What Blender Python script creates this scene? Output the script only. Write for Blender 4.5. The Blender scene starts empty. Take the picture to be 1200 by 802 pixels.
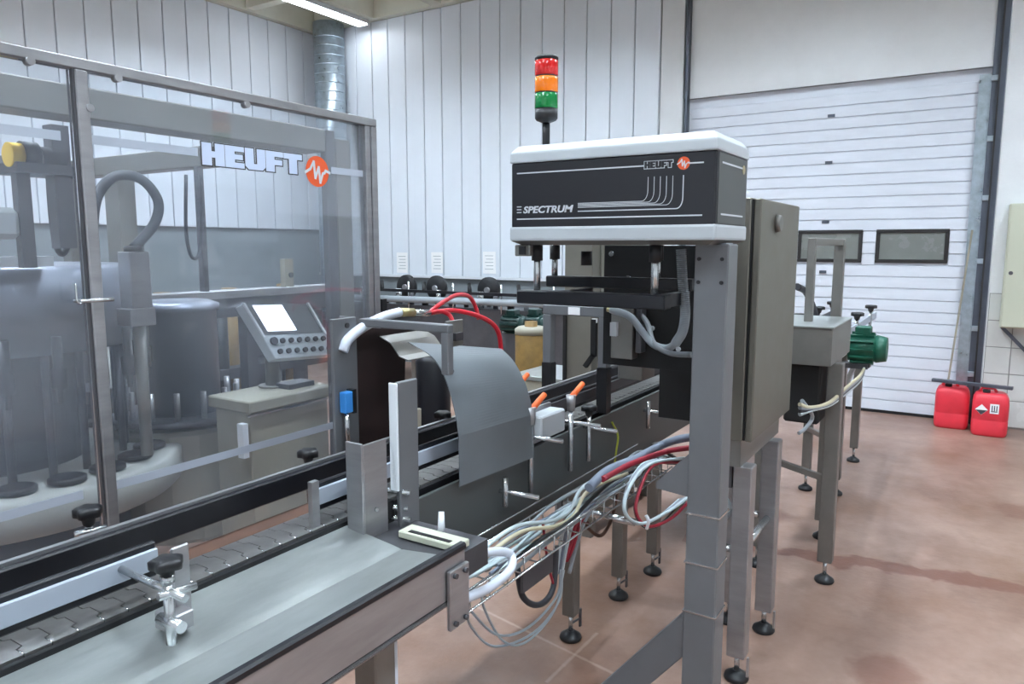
import bpy, bmesh, math, random
from mathutils import Vector, Matrix
random.seed(7)
SC = bpy.context.scene
COL = SC.collection
V = Vector

# ------------------------------------------------------------------ camera
CAM_H = 1.75
F_PX = 864.0
TH = math.atan(113 / 864.0)
AZ = math.radians(32.3)
FW = V((math.cos(AZ) * math.cos(TH), math.sin(AZ) * math.cos(TH), -math.sin(TH)))
RT = V((math.sin(AZ), -math.cos(AZ), 0))
UP = RT.cross(FW)
cam_d = bpy.data.cameras.new('camera')
cam_d.sensor_width = 36
cam_d.lens = F_PX / 1200 * 36
cam_d.clip_start = 0.05
cam = bpy.data.objects.new('camera', cam_d)
COL.objects.link(cam)
cam.matrix_world = Matrix(((RT.x, UP.x, -FW.x, 0), (RT.y, UP.y, -FW.y, 0), (RT.z, UP.z, -FW.z, CAM_H), (0, 0, 0, 1)))
SC.camera = cam

def at(x, y, **k):
    """measured photo point on a known plane of the room (metres)"""
    d = FW * F_PX + RT * (x - 600) - UP * (y - 401)
    (a, v), = k.items()
    i = 'XYZ'.index(a)
    c = V((0, 0, CAM_H))
    return c + d * ((v - c[i]) / d[i])

# ------------------------------------------------------------------ world and exposure
w = bpy.data.worlds.new('world'); SC.world = w
w.use_nodes = True
w.node_tree.nodes['Background'].inputs[0].default_value = (0.75, 0.82, 0.9, 1)
w.node_tree.nodes['Background'].inputs[1].default_value = 0.3
SC.view_settings.view_transform = 'Standard'
SC.view_settings.look = 'None'
SC.view_settings.gamma = 1
SC.view_settings.exposure = 0.98
LAMP_POWER = 100.0       # emission strength of the ceiling light diffusers

# ------------------------------------------------------------------ materials
def lin(c):
    return tuple(((v / 255) / 12.92 if v <= 10 else (((v / 255) + 0.055) / 1.055) ** 2.4) for v in c)

MATS = {}
def mat(name, rgb, rough=0.5, metal=0.0, var=0.0, scale=8.0, bump=0.0, stretch=None, spec=0.5, rgb2=None, bscale=None, coat=0.0):
    m = bpy.data.materials.new(name); m.use_nodes = True
    nt = m.node_tree; b = nt.nodes['Principled BSDF']
    c = lin(rgb)
    b.inputs['Base Color'].default_value = (*c, 1)
    b.inputs['Roughness'].default_value = rough
    b.inputs['Metallic'].default_value = metal
    b.inputs['Specular IOR Level'].default_value = spec
    b.inputs['Coat Weight'].default_value = coat
    if var > 0 or bump > 0:
        tc = nt.nodes.new('ShaderNodeTexCoord'); mp = nt.nodes.new('ShaderNodeMapping')
        gm = nt.nodes.new('ShaderNodeNewGeometry')
        nt.links.new(gm.outputs['Position'], mp.inputs[0])
        if stretch: mp.inputs['Scale'].default_value = stretch
        n = nt.nodes.new('ShaderNodeTexNoise'); n.inputs['Scale'].default_value = scale; n.inputs['Detail'].default_value = 5
        n.inputs['Roughness'].default_value = 0.6
        nt.links.new(mp.outputs[0], n.inputs[0])
        if var > 0:
            r = nt.nodes.new('ShaderNodeValToRGB')
            c2 = lin(rgb2) if rgb2 else tuple(v * (1 - var) for v in c)
            c1 = c if rgb2 else tuple(min(1, v * (1 + var * 0.5)) for v in c)
            r.color_ramp.elements[0].position = 0.32; r.color_ramp.elements[1].position = 0.68
            r.color_ramp.elements[0].color = (*c2, 1); r.color_ramp.elements[1].color = (*c1, 1)
            nt.links.new(n.outputs[0], r.inputs[0]); nt.links.new(r.outputs[0], b.inputs['Base Color'])
            mr = nt.nodes.new('ShaderNodeMapRange')
            mr.inputs[3].default_value = max(0.05, rough - 0.1); mr.inputs[4].default_value = min(1, rough + 0.12)
            nt.links.new(n.outputs[0], mr.inputs[0]); nt.links.new(mr.outputs[0], b.inputs['Roughness'])
        if bump > 0:
            n2 = nt.nodes.new('ShaderNodeTexNoise'); n2.inputs['Scale'].default_value = bscale or scale * 3; n2.inputs['Detail'].default_value = 4
            nt.links.new(mp.outputs[0], n2.inputs[0])
            bp = nt.nodes.new('ShaderNodeBump'); bp.inputs['Strength'].default_value = bump; bp.inputs['Distance'].default_value = 0.01
            nt.links.new(n2.outputs[0], bp.inputs['Height']); nt.links.new(bp.outputs[0], b.inputs['Normal'])
    MATS[name] = m
    return m

def emis(name, rgb, s):
    m = bpy.data.materials.new(name); m.use_nodes = True
    b = m.node_tree.nodes['Principled BSDF']
    b.inputs['Base Color'].default_value = (*lin(rgb), 1)
    b.inputs['Emission Color'].default_value = (*lin(rgb), 1)
    b.inputs['Emission Strength'].default_value = s
    MATS[name] = m; return m

M = MATS
mat('steel', (168, 168, 170), 0.36, 0.75, var=0.14, scale=5, stretch=(1, 1, 6))
mat('steel_bright', (205, 208, 210), 0.22, 0.9, var=0.08, scale=20)
mat('steel_satin', (132, 130, 126), 0.42, 0.6, var=0.12, scale=7)
mat('steel_dark', (92, 92, 96), 0.45, 0.6, var=0.2, scale=6)
mat('tray_steel', (176, 181, 179), 0.34, 0.7, var=0.16, scale=4.5, stretch=(1, 3, 1))
mat('cabinet_steel', (118, 115, 106), 0.45, 0.45, var=0.08, scale=9)
mat('grey_paint', (108, 110, 113), 0.45, 0.1, var=0.06, scale=12)
mat('grey_sheet', (112, 118, 123), 0.5, 0.15, var=0.07, scale=8)
mat('galvanised', (178, 192, 202), 0.3, 0.8, var=0.2, scale=14)
mat('black_plastic', (22, 22, 25), 0.45, 0)
mat('black_rail', (18, 19, 26), 0.38, 0, var=0.2, scale=18)
mat('black_panel', (30, 31, 37), 0.42, 0)
mat('side_panel', (76, 79, 78), 0.45, 0)
mat('rubber', (14, 14, 15), 0.7)
mat('brown_curtain', (40, 24, 22), 0.6, var=0.4, scale=9)
mat('housing_white', (184, 190, 194), 0.45, 0, var=0.02, scale=6)
mat('white_plastic', (226, 230, 234), 0.4)
mat('rail_white', (168, 176, 188), 0.4)
mat('print_white', (206, 210, 214), 0.5)
mat('logo_fill', (206, 218, 240), 0.5)
mat('orange', (232, 92, 44), 0.45)
mat('orange_knob', (240, 108, 48), 0.4)
mat('tape', (176, 184, 196), 0.55)
mat('wall_plank', (230, 236, 243), 0.42, 0, var=0.03, scale=1.2)
mat('wall_plain', (232, 234, 235), 0.7, 0, var=0.06, scale=1.5, bump=0.25, bscale=18)
mat('wall_grey', (132, 140, 144), 0.6, 0, var=0.12, scale=2.0)
mat('ceiling_paint', (224, 223, 208), 0.75, 0, var=0.07, scale=2)
mat('door_sheet', (226, 231, 240), 0.32, 0.0, var=0.05, scale=3, stretch=(1, 1, 5), bump=0.12, bscale=60)
mat('door_dark', (38, 36, 36), 0.5)
mat('pane_grey', (128, 132, 128), 0.25, 0, var=0.12, scale=4)
mat('rail_grey', (98, 104, 116), 0.4, 0.6, var=0.15, scale=6)
mat('tile_white', (214, 216, 212), 0.25, 0, var=0.06, scale=3)
mat('grout', (150, 150, 146), 0.8)
mat('red_can', (232, 56, 72), 0.42, 0, var=0.08, scale=8)
mat('cream', (196, 198, 178), 0.5)
mat('green_motor', (24, 92, 72), 0.4, 0, var=0.25, scale=18)
mat('green_dark', (20, 52, 48), 0.35, 0, var=0.25, scale=18)
mat('yellow', (226, 186, 40), 0.5)
mat('mustard', (138, 108, 56), 0.6, 0, var=0.3, scale=10)
mat('beige', (152, 147, 132), 0.5, 0, var=0.08, scale=5)
mat('bluesensor', (60, 140, 214), 0.35)
mat('hose_red', (196, 26, 44), 0.35)
mat('hose_white', (206, 212, 222), 0.4)
mat('hose_grey', (126, 130, 134), 0.45)
mat('hose_dark', (52, 54, 60), 0.5)
mat('cable_grey', (150, 158, 164), 0.5)
mat('cable_pale', (190, 204, 208), 0.5)
mat('cable_cream', (198, 190, 160), 0.5)
mat('cable_red', (150, 30, 48), 0.5)
mat('cable_blue', (122, 132, 148), 0.5)
mat('cable_yellow', (176, 176, 60), 0.5)
mat('cable_black', (32, 32, 34), 0.5)
mat('brown_strip', (92, 64, 50), 0.6, 0, var=0.25, scale=12)
mat('belt_steel', (152, 150, 148), 0.33, 0.75, var=0.2, scale=16)
mat('foot_black', (26, 27, 30), 0.45)
mat('drum_steel', (128, 132, 143), 0.36, 0.55, var=0.08, scale=3)
mat('lens_red', (214, 24, 20), 0.2, coat=0.5)
mat('lens_amber', (250, 128, 8), 0.2, coat=0.5)
mat('lens_green', (0, 128, 60), 0.2, coat=0.5)
mat('paper', (250, 250, 250), 0.7)
mat('print_dark', (60, 60, 66), 0.6)
mat('gold_brass', (188, 176, 130), 0.3, 0.8)
emis('tube_light', (226, 241, 255), LAMP_POWER)
emis('tube_light_dim', (238, 246, 255), LAMP_POWER * 0.1)
emis('screen', (236, 242, 255), 1.6)

def glass_mat():
    m = bpy.data.materials.new('hazy_acrylic'); m.use_nodes = True
    nt = m.node_tree; nt.nodes.clear()
    out = nt.nodes.new('ShaderNodeOutputMaterial')
    tr = nt.nodes.new('ShaderNodeBsdfTransparent'); tr.inputs[0].default_value = (0.96, 0.98, 1.0, 1)
    gl = nt.nodes.new('ShaderNodeBsdfGlossy'); gl.inputs['Roughness'].default_value = 0.06; gl.inputs[0].default_value = (1, 1, 1, 1)
    df = nt.nodes.new('ShaderNodeBsdfDiffuse'); df.inputs[0].default_value = (0.62, 0.68, 0.78, 1)
    n = nt.nodes.new('ShaderNodeTexNoise'); n.inputs['Scale'].default_value = 2.2; n.inputs['Detail'].default_value = 4
    g = nt.nodes.new('ShaderNodeNewGeometry'); nt.links.new(g.outputs['Position'], n.inputs[0])
    mr = nt.nodes.new('ShaderNodeMapRange'); mr.inputs[1].default_value = 0.3; mr.inputs[2].default_value = 0.75
    mr.inputs[3].default_value = 0.05; mr.inputs[4].default_value = 0.16
    nt.links.new(n.outputs[0], mr.inputs[0])
    m1 = nt.nodes.new('ShaderNodeMixShader'); nt.links.new(mr.outputs[0], m1.inputs[0])
    nt.links.new(tr.outputs[0], m1.inputs[1]); nt.links.new(df.outputs[0], m1.inputs[2])
    lw = nt.nodes.new('ShaderNodeFresnel'); lw.inputs[0].default_value = 1.38
    m2 = nt.nodes.new('ShaderNodeMixShader'); nt.links.new(lw.outputs[0], m2.inputs[0])
    nt.links.new(m1.outputs[0], m2.inputs[1]); nt.links.new(gl.outputs[0], m2.inputs[2])
    nt.links.new(m2.outputs[0], out.inputs[0])
    M['hazy_acrylic'] = m
glass_mat()

def floor_mat():
    m = bpy.data.materials.new('floor_coating'); m.use_nodes = True
    nt = m.node_tree; b = nt.nodes['Principled BSDF']; L = nt.links.new
    g = nt.nodes.new('ShaderNodeNewGeometry')
    def noise(s, d=5, off=(0, 0, 0), st=(1, 1, 1)):
        mp = nt.nodes.new('ShaderNodeMapping'); mp.inputs['Location'].default_value = off; mp.inputs['Scale'].default_value = st
        L(g.outputs['Position'], mp.inputs[0])
        n = nt.nodes.new('ShaderNodeTexNoise'); n.inputs['Scale'].default_value = s; n.inputs['Detail'].default_value = d; n.inputs['Roughness'].default_value = 0.62
        L(mp.outputs[0], n.inputs[0]); return n.outputs[0]
    def ramp(src, p0, p1, c0, c1):
        r = nt.nodes.new('ShaderNodeValToRGB'); r.color_ramp.elements[0].position = p0; r.color_ramp.elements[1].position = p1
        r.color_ramp.elements[0].color = (*c0, 1); r.color_ramp.elements[1].color = (*c1, 1); L(src, r.inputs[0]); return r.outputs[0]
    def mix(f, a, bb, mode='MIX'):
        x = nt.nodes.new('ShaderNodeMix'); x.data_type = 'RGBA'; x.blend_type = mode
        if isinstance(f, float): x.inputs[0].default_value = f
        else: L(f, x.inputs[0])
        for s, i in ((a, 6), (bb, 7)):
            if isinstance(s, tuple): x.inputs[i].default_value = (*s, 1)
            else: L(s, x.inputs[i])
        return x.outputs[2]
    def math_(op, a, bb=None, c=None):
        x = nt.nodes.new('ShaderNodeMath'); x.operation = op
        for s, i in ((a, 0), (bb, 1), (c, 2)):
            if s is None: continue
            if isinstance(s, (int, float)): x.inputs[i].default_value = s
            else: L(s, x.inputs[i])
        return x.outputs[0]
    base = ramp(noise(1.1), 0.32, 0.7, lin((128, 96, 80)), lin((172, 144, 130)))
    fine = ramp(noise(14, 6, (3, 1, 0)), 0.3, 0.7, (0.86, 0.84, 0.82), (1, 1, 1))
    c = mix(0.8, base, fine, 'MULTIPLY')
    rust = ramp(noise(0.9, 6, (5, 9, 0)), 0.52, 0.68, (0, 0, 0), (1, 1, 1))
    c = mix(math_('MULTIPLY', rust, 0.55), c, lin((118, 78, 46)))
    dk = ramp(noise(2.6, 6, (11, 4, 0)), 0.54, 0.7, (0, 0, 0), (1, 1, 1))
    c = mix(math_('MULTIPLY', dk, 0.35), c, lin((104, 78, 64)))
    sep = nt.nodes.new('ShaderNodeSeparateXYZ'); L(g.outputs['Position'], sep.inputs[0])
    # brown run of dried water crossing the floor to the right of the cabinet
    p0 = at(862, 638, Z=0); p1 = at(1200, 690, Z=0)
    d = (p1 - p0); d.normalize(); nx, ny = -d.y, d.x
    dist = math_('ADD', math_('MULTIPLY', sep.outputs[0], nx), math_('ADD', math_('MULTIPLY', sep.outputs[1], ny), -(p0.x * nx + p0.y * ny)))
    wob = math_('MULTIPLY', math_('SUBTRACT', noise(3.2, 3, (2, 2, 0)), 0.5), 0.34)
    dist = math_('ABSOLUTE', math_('ADD', dist, wob))
    along = math_('ADD', math_('MULTIPLY', sep.outputs[0], d.x), math_('ADD', math_('MULTIPLY', sep.outputs[1], d.y), -(p0.x * d.x + p0.y * d.y)))
    gate = math_('MULTIPLY', math_('GREATER_THAN', along, -0.3), math_('LESS_THAN', along, 4.0))
    wid = math_('ADD', 0.03, math_('MULTIPLY', noise(2.3, 2, (7, 3, 0)), 0.09))
    sm = nt.nodes.new('ShaderNodeMapRange'); sm.inputs[1].default_value = -0.012; sm.inputs[2].default_value = 0.012
    L(math_('SUBTRACT', wid, dist), sm.inputs[0])
    streak = math_('MULTIPLY', sm.outputs[0], gate)
    c = mix(math_('MULTIPLY', streak, 0.72), c, lin((112, 66, 50)))
    # patch near the right edge and by the lower centre
    for (px_, py_, rad) in ((1035, 785, 0.13), (1196, 600, 0.16), (905, 604, 0.12)):
        q = at(px_, py_, Z=0)
        dx = math_('SUBTRACT', sep.outputs[0], q.x); dy = math_('SUBTRACT', sep.outputs[1], q.y)
        rr = math_('SQRT', math_('ADD', math_('MULTIPLY', dx, dx), math_('MULTIPLY', dy, dy)))
        rr = math_('ADD', rr, math_('MULTIPLY', math_('SUBTRACT', noise(5, 3), 0.5), 0.2))
        s2 = nt.nodes.new('ShaderNodeMapRange'); s2.inputs[1].default_value = rad + 0.03; s2.inputs[2].default_value = rad - 0.03
        L(rr, s2.inputs[0])
        c = mix(math_('MULTIPLY', s2.outputs[0], 0.6), c, lin((112, 70, 54)))
    # pale joint lines in the coating
    for (a, b2) in (((560, 712), (740, 800)), ((640, 800), (700, 742))):
        q0 = at(*a, Z=0); q1 = at(*b2, Z=0); dd = (q1 - q0); ln = dd.length; dd.normalize()
        nx, ny = -dd.y, dd.x
        ds = math_('ABSOLUTE', math_('ADD', math_('ADD', math_('MULTIPLY', sep.outputs[0], nx), math_('MULTIPLY', sep.outputs[1], ny)), -(q0.x * nx + q0.y * ny)))
        ds = math_('ADD', ds, math_('MULTIPLY', noise(20, 3), 0.012))
        al = math_('ADD', math_('ADD', math_('MULTIPLY', sep.outputs[0], dd.x), math_('MULTIPLY', sep.outputs[1], dd.y)), -(q0.x * dd.x + q0.y * dd.y))
        gt = math_('MULTIPLY', math_('GREATER_THAN', al, 0.0), math_('LESS_THAN', al, ln))
        s3 = nt.nodes.new('ShaderNodeMapRange'); s3.inputs[1].default_value = 0.017; s3.inputs[2].default_value = 0.009
        L(ds, s3.inputs[0])
        c = mix(math_('MULTIPLY', math_('MULTIPLY', s3.outputs[0], gt), 0.35), c, lin((206, 184, 168)))
    L(c, b.inputs['Base Color'])
    mr = nt.nodes.new('ShaderNodeMapRange'); mr.inputs[3].default_value = 0.26; mr.inputs[4].default_value = 0.5
    L(noise(2.4, 4, (1, 6, 0)), mr.inputs[0]); L(mr.outputs[0], b.inputs['Roughness'])
    bp = nt.nodes.new('ShaderNodeBump'); bp.inputs['Strength'].default_value = 0.15; bp.inputs['Distance'].default_value = 0.01
    L(noise(30, 4), bp.inputs['Height']); L(bp.outputs[0], b.inputs['Normal'])
    M['floor_coating'] = m
floor_mat()

# ------------------------------------------------------------------ mesh builder
WORLD = {}
class MB:
    def __init__(s): s.v = []; s.f = []; s.sm = []
    def _add(s, vs, fs, smooth=False):
        o = len(s.v); s.v += [V(p) for p in vs]
        for f in fs: s.f.append(tuple(i + o for i in f)); s.sm.append(smooth)
        return s
    def box(s, x0, x1, y0, y1, z0, z1):
        x0, x1 = min(x0, x1), max(x0, x1); y0, y1 = min(y0, y1), max(y0, y1); z0, z1 = min(z0, z1), max(z0, z1)
        vs = [(x0, y0, z0), (x1, y0, z0), (x1, y1, z0), (x0, y1, z0), (x0, y0, z1), (x1, y0, z1), (x1, y1, z1), (x0, y1, z1)]
        return s._add(vs, [(0, 3, 2, 1), (4, 5, 6, 7), (0, 1, 5, 4), (1, 2, 6, 5), (2, 3, 7, 6), (3, 0, 4, 7)])
    def cbox(s, c, dx, dy, dz): return s.box(c[0] - dx / 2, c[0] + dx / 2, c[1] - dy / 2, c[1] + dy / 2, c[2] - dz / 2, c[2] + dz / 2)
    def beam(s, p0, p1, w_, h, up=(0, 0, 1)):
        p0 = V(p0); p1 = V(p1); d = (p1 - p0).normalized(); u = V(up)
        if abs(d.dot(u)) > 0.99: u = V((1, 0, 0))
        a = d.cross(u).normalized(); b = a.cross(d)
        vs = []
        for p in (p0, p1):
            for i, j in ((-1, -1), (1, -1), (1, 1), (-1, 1)): vs.append(p + a * (i * w_ / 2) + b * (j * h / 2))
        return s._add(vs, [(0, 1, 2, 3), (7, 6, 5, 4), (0, 4, 5, 1), (1, 5, 6, 2), (2, 6, 7, 3), (3, 7, 4, 0)])
    def cyl(s, p0, p1, r, r2=None, n=16, smooth=True):
        p0 = V(p0); p1 = V(p1); r2 = r if r2 is None else r2
        d = (p1 - p0).normalized(); u = V((0, 0, 1)) if abs(d.z) < 0.9 else V((1, 0, 0))
        a = d.cross(u).normalized(); b = d.cross(a)
        vs = []
        for p, rr in ((p0, r), (p1, r2)):
            for i in range(n):
                t = 2 * math.pi * i / n; vs.append(p + a * (math.cos(t) * rr) + b * (math.sin(t) * rr))
        s._add(vs, [(i, (i + 1) % n, n + (i + 1) % n, n + i) for i in range(n)], smooth)
        o = len(s.v) - 2 * n
        s.f.append(tuple(o + i for i in reversed(range(n)))); s.sm.append(False)
        s.f.append(tuple(o + n + i for i in range(n))); s.sm.append(False)
        return s
    def tube(s, pts, r, n=8, spline=True, sub=6):
        pts = [V(p) for p in pts]
        if spline and len(pts) > 2: pts = catmull(pts, sub)
        d0 = (pts[1] - pts[0]).normalized(); u = V((0, 0, 1)) if abs(d0.z) < 0.9 else V((1, 0, 0))
        a = d0.cross(u).normalized(); vs = []
        for i, p in enumerate(pts):
            d = (pts[min(i + 1, len(pts) - 1)] - pts[max(i - 1, 0)]).normalized()
            a = (a - d * a.dot(d)).normalized(); b = d.cross(a)
            for k in range(n):
                t = 2 * math.pi * k / n; vs.append(p + a * (math.cos(t) * r) + b * (math.sin(t) * r))
        fs = []
        for i in range(len(pts) - 1):
            for k in range(n): fs.append((i * n + k, i * n + (k + 1) % n, (i + 1) * n + (k + 1) % n, (i + 1) * n + k))
        s._add(vs, fs, True)
        o = len(s.v) - len(vs)
        s.f.append(tuple(o + k for k in reversed(range(n)))); s.sm.append(False)
        s.f.append(tuple(o + len(vs) - n + k for k in range(n))); s.sm.append(False)
        return s
    def prism(s, pts, vec):
        n = len(pts); vec = V(vec); pts = [V(p) for p in pts]
        vs = pts + [p + vec for p in pts]
        fs = [tuple(reversed(range(n))), tuple(range(n, 2 * n))] + [(i, (i + 1) % n, n + (i + 1) % n, n + i) for i in range(n)]
        return s._add(vs, fs)
    def lathe(s, c, prof, n=32, axis='Z', smooth=True, a0=0.0):
        c = V(c); vs = []; m = len(prof)
        for i in range(n):
            t = a0 + 2 * math.pi * i / n
            for r, z in prof:
                if axis == 'Z': vs.append(c + V((math.cos(t) * r, math.sin(t) * r, z)))
                elif axis == 'X': vs.append(c + V((z, math.cos(t) * r, math.sin(t) * r)))
                else: vs.append(c + V((math.cos(t) * r, z, math.sin(t) * r)))
        fs = []
        for i in range(n):
            j = (i + 1) % n
            for k in range(m - 1): fs.append((i * m + k, j * m + k, j * m + k + 1, i * m + k + 1))
        s._add(vs, fs, smooth)
        o = len(s.v) - len(vs)
        if prof[0][0] > 1e-5: s.f.append(tuple(o + i * m for i in reversed(range(n)))); s.sm.append(False)
        if prof[-1][0] > 1e-5: s.f.append(tuple(o + i * m + m - 1 for i in range(n))); s.sm.append(False)
        return s
    def sheet(s, prof, x0, x1, th):
        """profile in (Y,Z) swept along X, given a thickness"""
        P = [V((0, a, b)) for a, b in prof]; off = []
        for i, p in enumerate(P):
            d = (P[min(i + 1, len(P) - 1)] - P[max(i - 1, 0)]).normalized()
            off.append(p + V((0, -d.z, d.y)) * th)
        n = len(P); vs = []
        for x in (x0, x1):
            for p in P: vs.append(p + V((x, 0, 0)))
            for p in off: vs.append(p + V((x, 0, 0)))
        fs = []
        for i in range(n - 1):
            fs.append((i, i + 1, 2 * n + i + 1, 2 * n + i))
            fs.append((n + i + 1, n + i, 3 * n + i, 3 * n + i + 1))
            fs.append((i + 1, i, n + i, n + i + 1)); fs.append((2 * n + i, 2 * n + i + 1, 3 * n + i + 1, 3 * n + i))
        fs.append((0, 2 * n, 3 * n, n)); fs.append((n - 1, 2 * n - 1, 4 * n - 1, 3 * n - 1))
        return s._add(vs, fs)
    def xform(s, mtx):
        s.v = [mtx @ p for p in s.v]; return s
    def build(s, name, m, parent=None, bevel=0.0, label=None, cat=None, group=None, kind=None, seg=1):
        lo = V([min(p[i] for p in s.v) for i in range(3)]); hi = V([max(p[i] for p in s.v) for i in range(3)])
        org = V(((lo.x + hi.x) / 2, (lo.y + hi.y) / 2, lo.z))
        me = bpy.data.meshes.new(name)
        me.from_pydata([p - org for p in s.v], [], s.f)
        me.polygons.foreach_set('use_smooth', s.sm)
        bm = bmesh.new(); bm.from_mesh(me)
        bmesh.ops.recalc_face_normals(bm, faces=bm.faces)
        if bevel > 0:
            es = [e for e in bm.edges if len(e.link_faces) == 2 and e.calc_face_angle(0) > 0.5]
            bmesh.ops.bevel(bm, geom=es, offset=bevel, segments=seg, profile=0.6, affect='EDGES', clamp_overlap=True)
        bm.to_mesh(me); bm.free()
        me.materials.append(M[m])
        o = bpy.data.objects.new(name, me); COL.objects.link(o)
        WORLD[o] = org
        if parent is not None:
            o.parent = parent; o.location = org - WORLD[parent]
        else: o.location = org
        if label: tag(o, label, cat, group)
        if kind: o['kind'] = kind
        return o

def catmull(p, sub):
    out = []
    q = [p[0] * 2 - p[1]] + list(p) + [p[-1] * 2 - p[-2]]
    for i in range(1, len(q) - 2):
        for k in range(sub):
            t = k / sub; a, b, c, d = q[i - 1], q[i], q[i + 1], q[i + 2]
            out.append(0.5 * ((2 * b) + (c - a) * t + (2 * a - 5 * b + 4 * c - d) * t * t + (3 * b - a - 3 * c + d) * t ** 3))
    out.append(p[-1]); return out

def tag(o, label, cat=None, group=None):
    o['label'] = label
    if cat: o['category'] = cat
    if group: o['group'] = group
    return o
def thing(name, loc, label, cat, group=None, kind=None):
    o = bpy.data.objects.new(name, None); COL.objects.link(o); o.location = loc; WORLD[o] = V(loc)
    o.empty_display_size = 0.1
    if kind: o['kind'] = kind
    return tag(o, label, cat, group)
def dup(o, loc, parent=None):
    c = o.copy(); COL.objects.link(c)
    c.parent = parent
    if parent is None: c.location = loc
    for ch in o.children: dup(ch, None, c)
    return c
def clone_part(o, shift, parent):
    c = o.copy(); COL.objects.link(c); c.parent = parent; c.location = o.location + V(shift)
    WORLD[c] = WORLD[o] + V(shift)
    return c

def text_geo(txt, size, bold=0.0, shear=0.0, extrude=0.0006):
    cu = bpy.data.curves.new('t', 'FONT'); cu.body = txt; cu.size = size; cu.offset = bold; cu.shear = shear; cu.extrude = extrude
    cu.resolution_u = 3
    o = bpy.data.objects.new('t', cu); COL.objects.link(o)
    bpy.context.view_layer.update()
    me = o.to_mesh()
    vs = [v.co.copy() for v in me.vertices]; fs = [tuple(p.vertices) for p in me.polygons]
    o.to_mesh_clear(); bpy.data.objects.remove(o); bpy.data.curves.remove(cu)
    return vs, fs
def put_text(txt, size, org, u, v, bold=0.0, shear=0.0, width=None, extrude=0.0006):
    vs, fs = text_geo(txt, size, bold, shear, extrude)
    x0 = min(p.x for p in vs); x1 = max(p.x for p in vs)
    sx = width / (x1 - x0) if width else 1
    u = V(u); v = V(v); n = u.cross(v)
    mb = MB(); mb._add([V(org) + u * ((p.x - x0) * sx) + v * p.y + n * p.z for p in vs], fs); return mb

LET = {'H': ([(0, 0), (0, 1), (.38, 1), (.38, .64), (.52, .64), (.52, 1), (.9, 1), (.9, 0), (.52, 0), (.52, .36), (.38, .36), (.38, 0)], .92),
       'E': ([(0, 0), (0, 1), (.8, 1), (.8, .76), (.4, .76), (.4, .63), (.74, .63), (.74, .39), (.4, .39), (.4, .25), (.8, .25), (.8, 0)], .84),
       'U': ([(0, .16), (0, 1), (.38, 1), (.38, .28), (.52, .28), (.52, 1), (.9, 1), (.9, .16), (.76, 0), (.14, 0)], .92),
       'F': ([(0, 0), (0, 1), (.82, 1), (.82, .74), (.4, .74), (.4, .6), (.76, .6), (.76, .34), (.4, .34), (.4, 0)], .84),
       'T': ([(0, .72), (0, 1), (.9, 1), (.9, .72), (.65, .72), (.65, 0), (.25, 0), (.25, .72)], .92)}
def offset_poly(p, d):
    n = len(p); out = []
    for i in range(n):
        a = V((*p[i - 1], 0)); b = V((*p[i], 0)); c = V((*p[(i + 1) % n], 0))
        e1 = (b - a).normalized(); e2 = (c - b).normalized()
        n1 = V((-e1.y, e1.x, 0)); n2 = V((-e2.y, e2.x, 0))   # clockwise outline: left normal points outward
        k = n1 + n2; k = k / max(0.3, 1 + n1.dot(n2))
        q = b + k * d; out.append((q.x, q.y))
    return out
def block_word(word, org, u, v, height, width, fill, edge, parent, layer, lw=0.05):
    """heavy block letters with a contrasting outline, printed on a surface; layer = outward normal"""
    tot = sum(LET[c][1] for c in word)
    sx = width / tot; x = 0
    u = V(u); v = V(v); nrm = V(layer).normalized(); org = V(org)
    for c in word:
        poly, adv = LET[c]
        big = offset_poly(poly, lw)
        if edge:
            MB().prism([org + u * ((x + a) * sx) + v * (b * height) for a, b in big], nrm * 0.0006).build('letter_outline', edge, parent)
        if fill:
            pp = poly if edge else big
            MB().prism([org + nrm * 0.0007 + u * ((x + a) * sx) + v * (b * height) for a, b in pp], nrm * 0.0005).build('letter', fill, parent)
        x += adv
def wave_disc(c, u, v, r, nrm, parent):
    """orange disc with a white zigzag pulse line"""
    u = V(u); v = V(v); nrm = V(nrm).normalized(); c = V(c)
    MB().prism([c + u * (math.cos(t) * r) + v * (math.sin(t) * r) for t in [2 * math.pi * i / 32 for i in range(32)]], nrm * 0.0006).build('logo_disc', 'orange', parent)
    pts = [(-1.05, -.12), (-.62, .12), (-.3, .62), (-.2, -.45), (.12, .3), (.22, -.72), (.46, -.1), (.62, -.05), (.72, .1), (1.1, -.02)]
    mb = MB(); wd = 0.17 * r
    for i in range(len(pts) - 1):
        a = c + nrm * (0.0008) + u * (pts[i][0] * r) + v * (pts[i][1] * r); b = c + nrm * 0.0008 + u * (pts[i + 1][0] * r) + v * (pts[i + 1][1] * r)
        d = (b - a).normalized(); s = d.cross(nrm).normalized() * wd / 2
        a2 = a - d * wd * 0.3; b2 = b + d * wd * 0.3
        mb.prism([a2 - s, b2 - s, b2 + s, a2 + s], nrm * (0.0004 + 0.00003 * i))
    mb.build('logo_wave', 'print_white', parent)

# ================================================================== SETTING
XB, YL, ZC = 8.5, 9.02, 5.0
XN, YR = -3.2, -3.6
fl = MB().box(XN, XB + 0.3, YR, YL + 0.3, -0.1, 0).build('floor', 'floor_coating', kind='structure'); fl['label'] = 'pinkish coated concrete floor with brown stains'

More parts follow.
